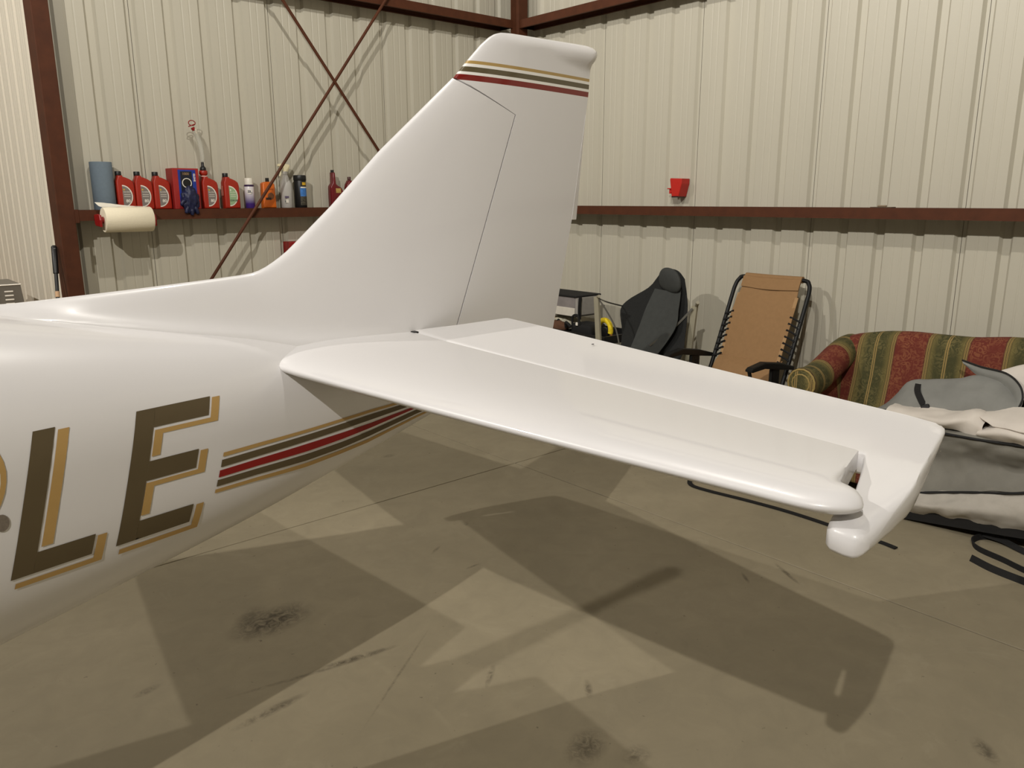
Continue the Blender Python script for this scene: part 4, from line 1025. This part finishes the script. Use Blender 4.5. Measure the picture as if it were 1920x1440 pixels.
SM = sofa_mat(1, 1.515 - SO.y); SA_ = sofa_mat(0, .035)
# local y: left arm outer face at +1.08, mirror at -1.08; local x: front -.40, rear +.38
def top_z(y):   # wavy camel back
    return interp(abs(y), [(0, .925), (.15, .915), (.30, .893), (.45, .888), (.62, .886), (.76, .872), (.86, .852), (.95, .832), (1.02, .80), (1.08, .74)])
v = []; f = []; ny = 44
prof = [(-.02, 0), (.01, .12), (.06, .5), (.085, .86), (.105, .955), (.135, .99), (.17, 1.0), (.215, .985), (.245, .93), (.26, .8), (.28, 0)]
for i in range(ny + 1):
    y = -1.02 + 2.04 * i / ny; tz = top_z(y)
    for (x, k) in prof: v.append((x + .02, y, .36 + (tz - .36) * k if k > 0 else (.36 if x < .1 else .12)))
n1 = len(prof)
for i in range(ny):
    for k in range(n1): l = (k + 1) % n1; f.append((i * n1 + k, i * n1 + l, (i + 1) * n1 + l, (i + 1) * n1 + k))
f += [tuple(range(n1)), tuple(ny * n1 + k for k in range(n1))]
obj('back', from_py(v, f), SM, sofa, smooth=50)
obj('base', box((-.22, -1.0, .06), (.28, 1.0, .33), .02, 3), SM, sofa, smooth=50)
for sg in (1, -1):
    obj('seat_cushion', box((-.25, min(0.006 * sg, .90 * sg), .32), (.05, max(.006 * sg, .90 * sg), .455), .04, 4), SM, sofa, smooth=50)
    # rolled arm: scroll profile swept from the back (high) to the front (low)
    v = []; f = []; nseg = 16; npf = 22
    for i in range(nseg + 1):
        tt = i / nseg; x = .22 - .56 * tt
        zc = .735 - .15 * smoothstep(0, .9, tt) + .02 * tt; rr = .088
        yc = .985
        for k in range(npf):
            a_ = R(-70 + 330 * k / (npf - 1)); v.append((x, sg * (yc + rr * math.cos(a_) * 1.0), zc + rr * math.sin(a_)))
        v.append((x, sg * (yc - .085), .20)); v.append((x, sg * (yc + .06), .10))
    n1 = npf + 2
    for i in range(nseg):
        for k in range(n1): l = (k + 1) % n1; f.append((i * n1 + k, i * n1 + l, (i + 1) * n1 + l, (i + 1) * n1 + k))
    f += [tuple(range(n1)), tuple(nseg * n1 + k for k in range(n1))]
    obj('arm', from_py(v, f), SA_, sofa, smooth=45)
    fr = .60
    ring = [(-.345, sg * (.985 + .080 * math.cos(R(a_))), .605 + .080 * math.sin(R(a_))) for a_ in range(0, 360, 24)]
    obj('arm_front', lathe([(0, .012), (.05, .012), (.070, .008), (.080, 0), (.080, -.01), (0, -.01)], 26), SM, sofa, (-.342, sg * .985, .605), (0, -math.pi / 2, 0), 50)
    obj('welt', tube(ring, .006, 8, 0, True), mat('gold_welt', rgb(150, 128, 74), .8, var=.1), sofa, smooth=60)
    obj('welt', tube([(-.351, sg * (.985 + .052 * math.cos(R(a_))), .605 + .052 * math.sin(R(a_))) for a_ in range(0, 360, 24)], .005, 8, 0, True), sofa.children[-1].data.materials[0], sofa, smooth=60)
for sx_ in (-.30, .20):
    for sy_ in (-.92, .92): obj('foot', box((sx_, sy_ - .03, 0), (sx_ + .06, sy_ + .03, .08), .006), mat('dark_wood_foot', rgb(50, 34, 24), .5, var=.1), sofa)

# --- canvas airplane cover thrown over the sofa front
M['canvas'] = mat('shaded_grey_canvas', rgb(122, 119, 110), .85, var=.10, vscale=7, bump=.25, bscale=45)  # darker copy: shade on the inward-facing upper drape put into the colour
M['slate'] = mat('slate_canvas', rgb(130, 130, 125), .85, var=.10, vscale=9, bump=.2, bscale=40)
M['canvaswhite'] = mat('white_canvas_lining', rgb(214, 206, 196), .85, var=.05, vscale=8, bump=.2, bscale=40)
CV = Vector((4.05, 1.10, 0))
cov = thing('airplane_cover', 'crumpled grey canvas airplane cover with black piping heaped on the sofa', 'cover', CV)
def cl(L): return [tuple(Vector(p) - CV) for p in L]
YS = [1.78, 1.66, 1.52, 1.38, 1.24, 1.08, .90, .70, .45, .20]
def rowz(fn): return [(fn(y)[0], y, fn(y)[1]) for y in YS]
def wob(y, k): return .02 * noise.noise(Vector((y * 5, k, 0)))
R_seat = rowz(lambda y: (4.34, .500 + wob(y, 1)))
R_lip = rowz(lambda y: (4.10 + wob(y, 2), .515 + .02 * (1.4 - y) + wob(y, 3)))
R_pipe2 = rowz(lambda y: (4.035 + wob(y, 4), .490 + .035 * (1.4 - y)))
R_mid1 = rowz(lambda y: (4.055 + wob(y, 5), .425 + .06 * (1.4 - y)))
R_mid2 = rowz(lambda y: (4.075 + 2 * wob(y, 6), .33 + .13 * (1.4 - y)))
R_pipe1 = rowz(lambda y: (4.030 + wob(y, 7), .165 + .28 * (1.5 - y) if y > .9 else .333 + .1 * (.9 - y)))
obj('upper_drape', patch([cl(r_) for r_ in (R_seat, R_lip, R_pipe2, R_mid1, R_mid2, R_pipe1)], 9, 9, .020, 8, 3, .006), M['canvas'], cov, smooth=70)
R_l1 = rowz(lambda y: (3.985 + wob(y, 8), (.165 + .28 * (1.5 - y) if y > .9 else .333 + .1 * (.9 - y)) - .035))
R_l2 = rowz(lambda y: (3.960 + wob(y, 9), .105 + .20 * (1.5 - y) if y > .9 else .225 + .05 * (.9 - y)))
R_hem = rowz(lambda y: (4.025, .045 + .125 * (1.55 - y) if y > .9 else .126))
obj('lower_drape', patch([cl(r_) for r_ in (R_pipe1, R_l1, R_l2, R_hem)], 8, 8, .014, 11, 6, .006), mat('lit_grey_canvas', rgb(172, 166, 156), .85, var=.12, vscale=8, bump=.3, bscale=40), cov, smooth=70)  # paler copy: light on the outward bulge put into the colour
def inset(r_, dx, dz): return [(x + dx, y, z + dz) for x, y, z in r_]
M['pipe'] = mat('black_piping', rgb(14, 13, 13), .7, var=.1)
obj('piping', tube(cl(inset(R_pipe2, -.012, .004)), .0065, 8, 6), M['pipe'], cov, smooth=60)
obj('piping', tube(cl(inset(R_pipe1, -.016, 0)), .0060, 8, 6), M['pipe'], cov, smooth=60)
obj('hem_binding', ribbon(cl(inset(R_hem, -.004, -.012)), .05, .012, (0, 0, 1), 6), M['pipe'], cov, smooth=60)
obj('hem_shade', patch([cl(inset(R_hem, .02, -.01)), cl([(4.10, y, .03) for _, y, _ in R_hem])], 4, 4, .006, 9, 2, .006), M['blackcloth'], cov, smooth=60)  # black sheet standing in for the shadow beneath the raised hem
# white lining lumps between the drape and the grey fold
obj('lining_fold', patch([cl(r_) for r_ in (
    [(4.10, 1.72, .505), (4.08, 1.56, .52), (4.06, 1.42, .52), (4.05, 1.30, .515), (4.06, 1.24, .52)],
    [(4.07, 1.72, .52), (4.04, 1.56, .545), (4.02, 1.42, .55), (4.03, 1.31, .585), (4.05, 1.25, .56)],
    [(4.14, 1.72, .545), (4.12, 1.56, .565), (4.11, 1.42, .58), (4.10, 1.30, .605), (4.11, 1.24, .59)],
    [(4.24, 1.72, .54), (4.22, 1.56, .57), (4.22, 1.42, .59), (4.22, 1.30, .61), (4.22, 1.22, .61)])], 6, 6, .012, 11, 9, .006), M['canvaswhite'], cov, smooth=70)
obj('lining_fold', patch([cl(r_) for r_ in (
    [(4.06, 1.27, .50), (4.04, 1.16, .51), (4.03, 1.04, .515), (4.03, .86, .52), (4.04, .5, .53)],
    [(4.03, 1.26, .53), (4.00, 1.15, .56), (3.99, 1.03, .56), (4.00, .86, .565), (4.01, .5, .58)],
    [(4.10, 1.25, .545), (4.08, 1.15, .585), (4.08, 1.03, .585), (4.08, .86, .59), (4.09, .5, .60)],
    [(4.20, 1.22, .56), (4.20, 1.13, .60), (4.20, 1.02, .60), (4.20, .86, .61), (4.2, .5, .61)])], 6, 6, .008, 9, 12, .006), M['canvaswhite'], cov, smooth=70)
obj('lining_flap', patch([cl(r_) for r_ in (
    [(4.19, 1.36, .60), (4.18, 1.22, .635), (4.19, 1.10, .655), (4.22, .90, .68), (4.25, .55, .70)],
    [(4.07, 1.28, .600), (4.05, 1.15, .615), (4.06, 1.02, .625), (4.07, .86, .64), (4.10, .55, .66)],
    [(4.02, 1.20, .580), (3.99, 1.08, .585), (3.99, .98, .59), (4.0, .84, .60), (4.03, .55, .62)])], 6, 6, .010, 8, 14, .006), M['canvaswhite'], cov, smooth=70)
# grey folded bundle with buckle strap on its face
FB = [[(4.30, 1.867, .475), (4.20, 1.735, .515), (4.16, 1.60, .535), (4.15, 1.47, .545), (4.15, 1.33, .570), (4.15, 1.22, .605), (4.17, 1.14, .640)],
      [(4.32, 1.83, .50), (4.23, 1.735, .565), (4.18, 1.60, .60), (4.17, 1.47, .615), (4.17, 1.34, .645), (4.19, 1.23, .665), (4.24, 1.15, .67)],
      [(4.34, 1.80, .52), (4.28, 1.72, .620), (4.26, 1.60, .655), (4.25, 1.48, .675), (4.25, 1.37, .70), (4.26, 1.28, .71), (4.30, 1.19, .69)],
      [(4.36, 1.79, .53), (4.33, 1.715, .648), (4.33, 1.60, .682), (4.33, 1.48, .708), (4.34, 1.40, .730), (4.35, 1.32, .735), (4.36, 1.22, .70)],
      [(4.42, 1.79, .50), (4.42, 1.71, .60), (4.42, 1.60, .64), (4.42, 1.48, .66), (4.42, 1.40, .68), (4.42, 1.32, .69), (4.42, 1.22, .67)]]
obj('grey_fold', patch([cl(r_) for r_ in FB], 7, 6, .006, 8, 21, .006), M['slate'], cov, smooth=70)
obj('piping', tube(cl([(x - .006, y, z - .002) for x, y, z in FB[0]]), .0065, 8, 6), M['pipe'], cov, smooth=60)
GT_ = [(4.36, 1.479, .800), (4.33, 1.377, .785), (4.30, 1.255, .776), (4.25, 1.178, .740), (4.21, 1.145, .690), (4.19, 1.150, .640)]
GB_ = [(4.355, 1.465, .782), (4.335, 1.385, .738), (4.305, 1.275, .728), (4.265, 1.215, .695), (4.23, 1.19, .660), (4.20, 1.175, .632)]
obj('upturned_flap', patch([cl(GT_), cl([tuple((Vector(a) + Vector(b_)) / 2 + Vector((-.006, 0, 0))) for a, b_ in zip(GT_, GB_)]), cl(GB_)], 5, 6, .003, 9, 2, .006), M['slate'], cov, smooth=70)
obj('piping', tube(cl([(x - .002, y, z + .004) for x, y, z in GT_]), .0045, 8, 6), M['pipe'], cov, smooth=60)
obj('lining_hump', patch([cl(r_) for r_ in (
    [(4.30, 1.30, .70), (4.26, 1.10, .66), (4.24, .85, .66), (4.26, .5, .66)], [(4.34, 1.30, .75), (4.31, 1.14, .79), (4.28, .92, .80), (4.29, .5, .78)],
    [(4.38, 1.29, .775), (4.37, 1.16, .825), (4.36, .95, .835), (4.36, .5, .81)], [(4.42, 1.27, .74), (4.43, 1.14, .78), (4.43, .92, .79), (4.43, .5, .77)])], 6, 6, .006, 8, 31, .006), M['canvaswhite'], cov, smooth=70)
bs = obj('buckle_strap', ribbon(cl([(4.30, 1.655, .668), (4.215, 1.625, .640), (4.170, 1.585, .605), (4.158, 1.565, .585)]), .030, .005, (.35, -.76, .23), 5), M['blackcloth'], cov, smooth=40)
obj('buckle', box((-.012, -.02, -.024), (.012, .02, .024), .005), M['tubeblack'], cov, Vector((4.150, 1.548, .566)) - CV, (R(-25), R(20), 0))
# straps trailing on the floor
obj('tie_strap', ribbon(cl([(4.10, 1.75, .05), (3.95, 2.2, .012), (3.85, 2.52, .006), (3.70, 2.62, .006), (3.61, 2.57, .006), (3.605, 2.45, .006), (3.64, 2.22, .006), (3.662, 1.98, .006), (3.655, 1.727, .006), (3.633, 1.62, .006), (3.648, 1.50, .006), (3.635, 1.414, .006)]), .026, .006, (1, 0, .0), 6), M['blackcloth'], cov, smooth=40)
obj('tie_strap', ribbon(cl([(4.12, 1.10, .05), (4.09, 1.15, .02), (4.05, 1.195, .014), (3.97, 1.20, .013), (3.90, 1.15, .012), (3.855, 1.03, .012), (3.81, .93, .012), (3.74, .72, .012)]), .030, .006, (0, .3, 1), 6), M['blackcloth'], cov, smooth=40)
obj('tie_strap', ribbon(cl([(4.06, 1.185, .030), (4.06, 1.10, .024), (4.02, .995, .016), (3.97, .85, .016), (3.92, .65, .016)]), .028, .006, (.5, 0, 1), 6), M['blackcloth'], cov, smooth=40)
obj('tie_strap', ribbon(cl([(3.768, 1.135, .014), (3.72, 1.031, .014), (3.692, .897, .014), (3.66, .70, .014)]), .032, .006, (.4, 0, 1), 6), M['blackcloth'], cov, smooth=40)
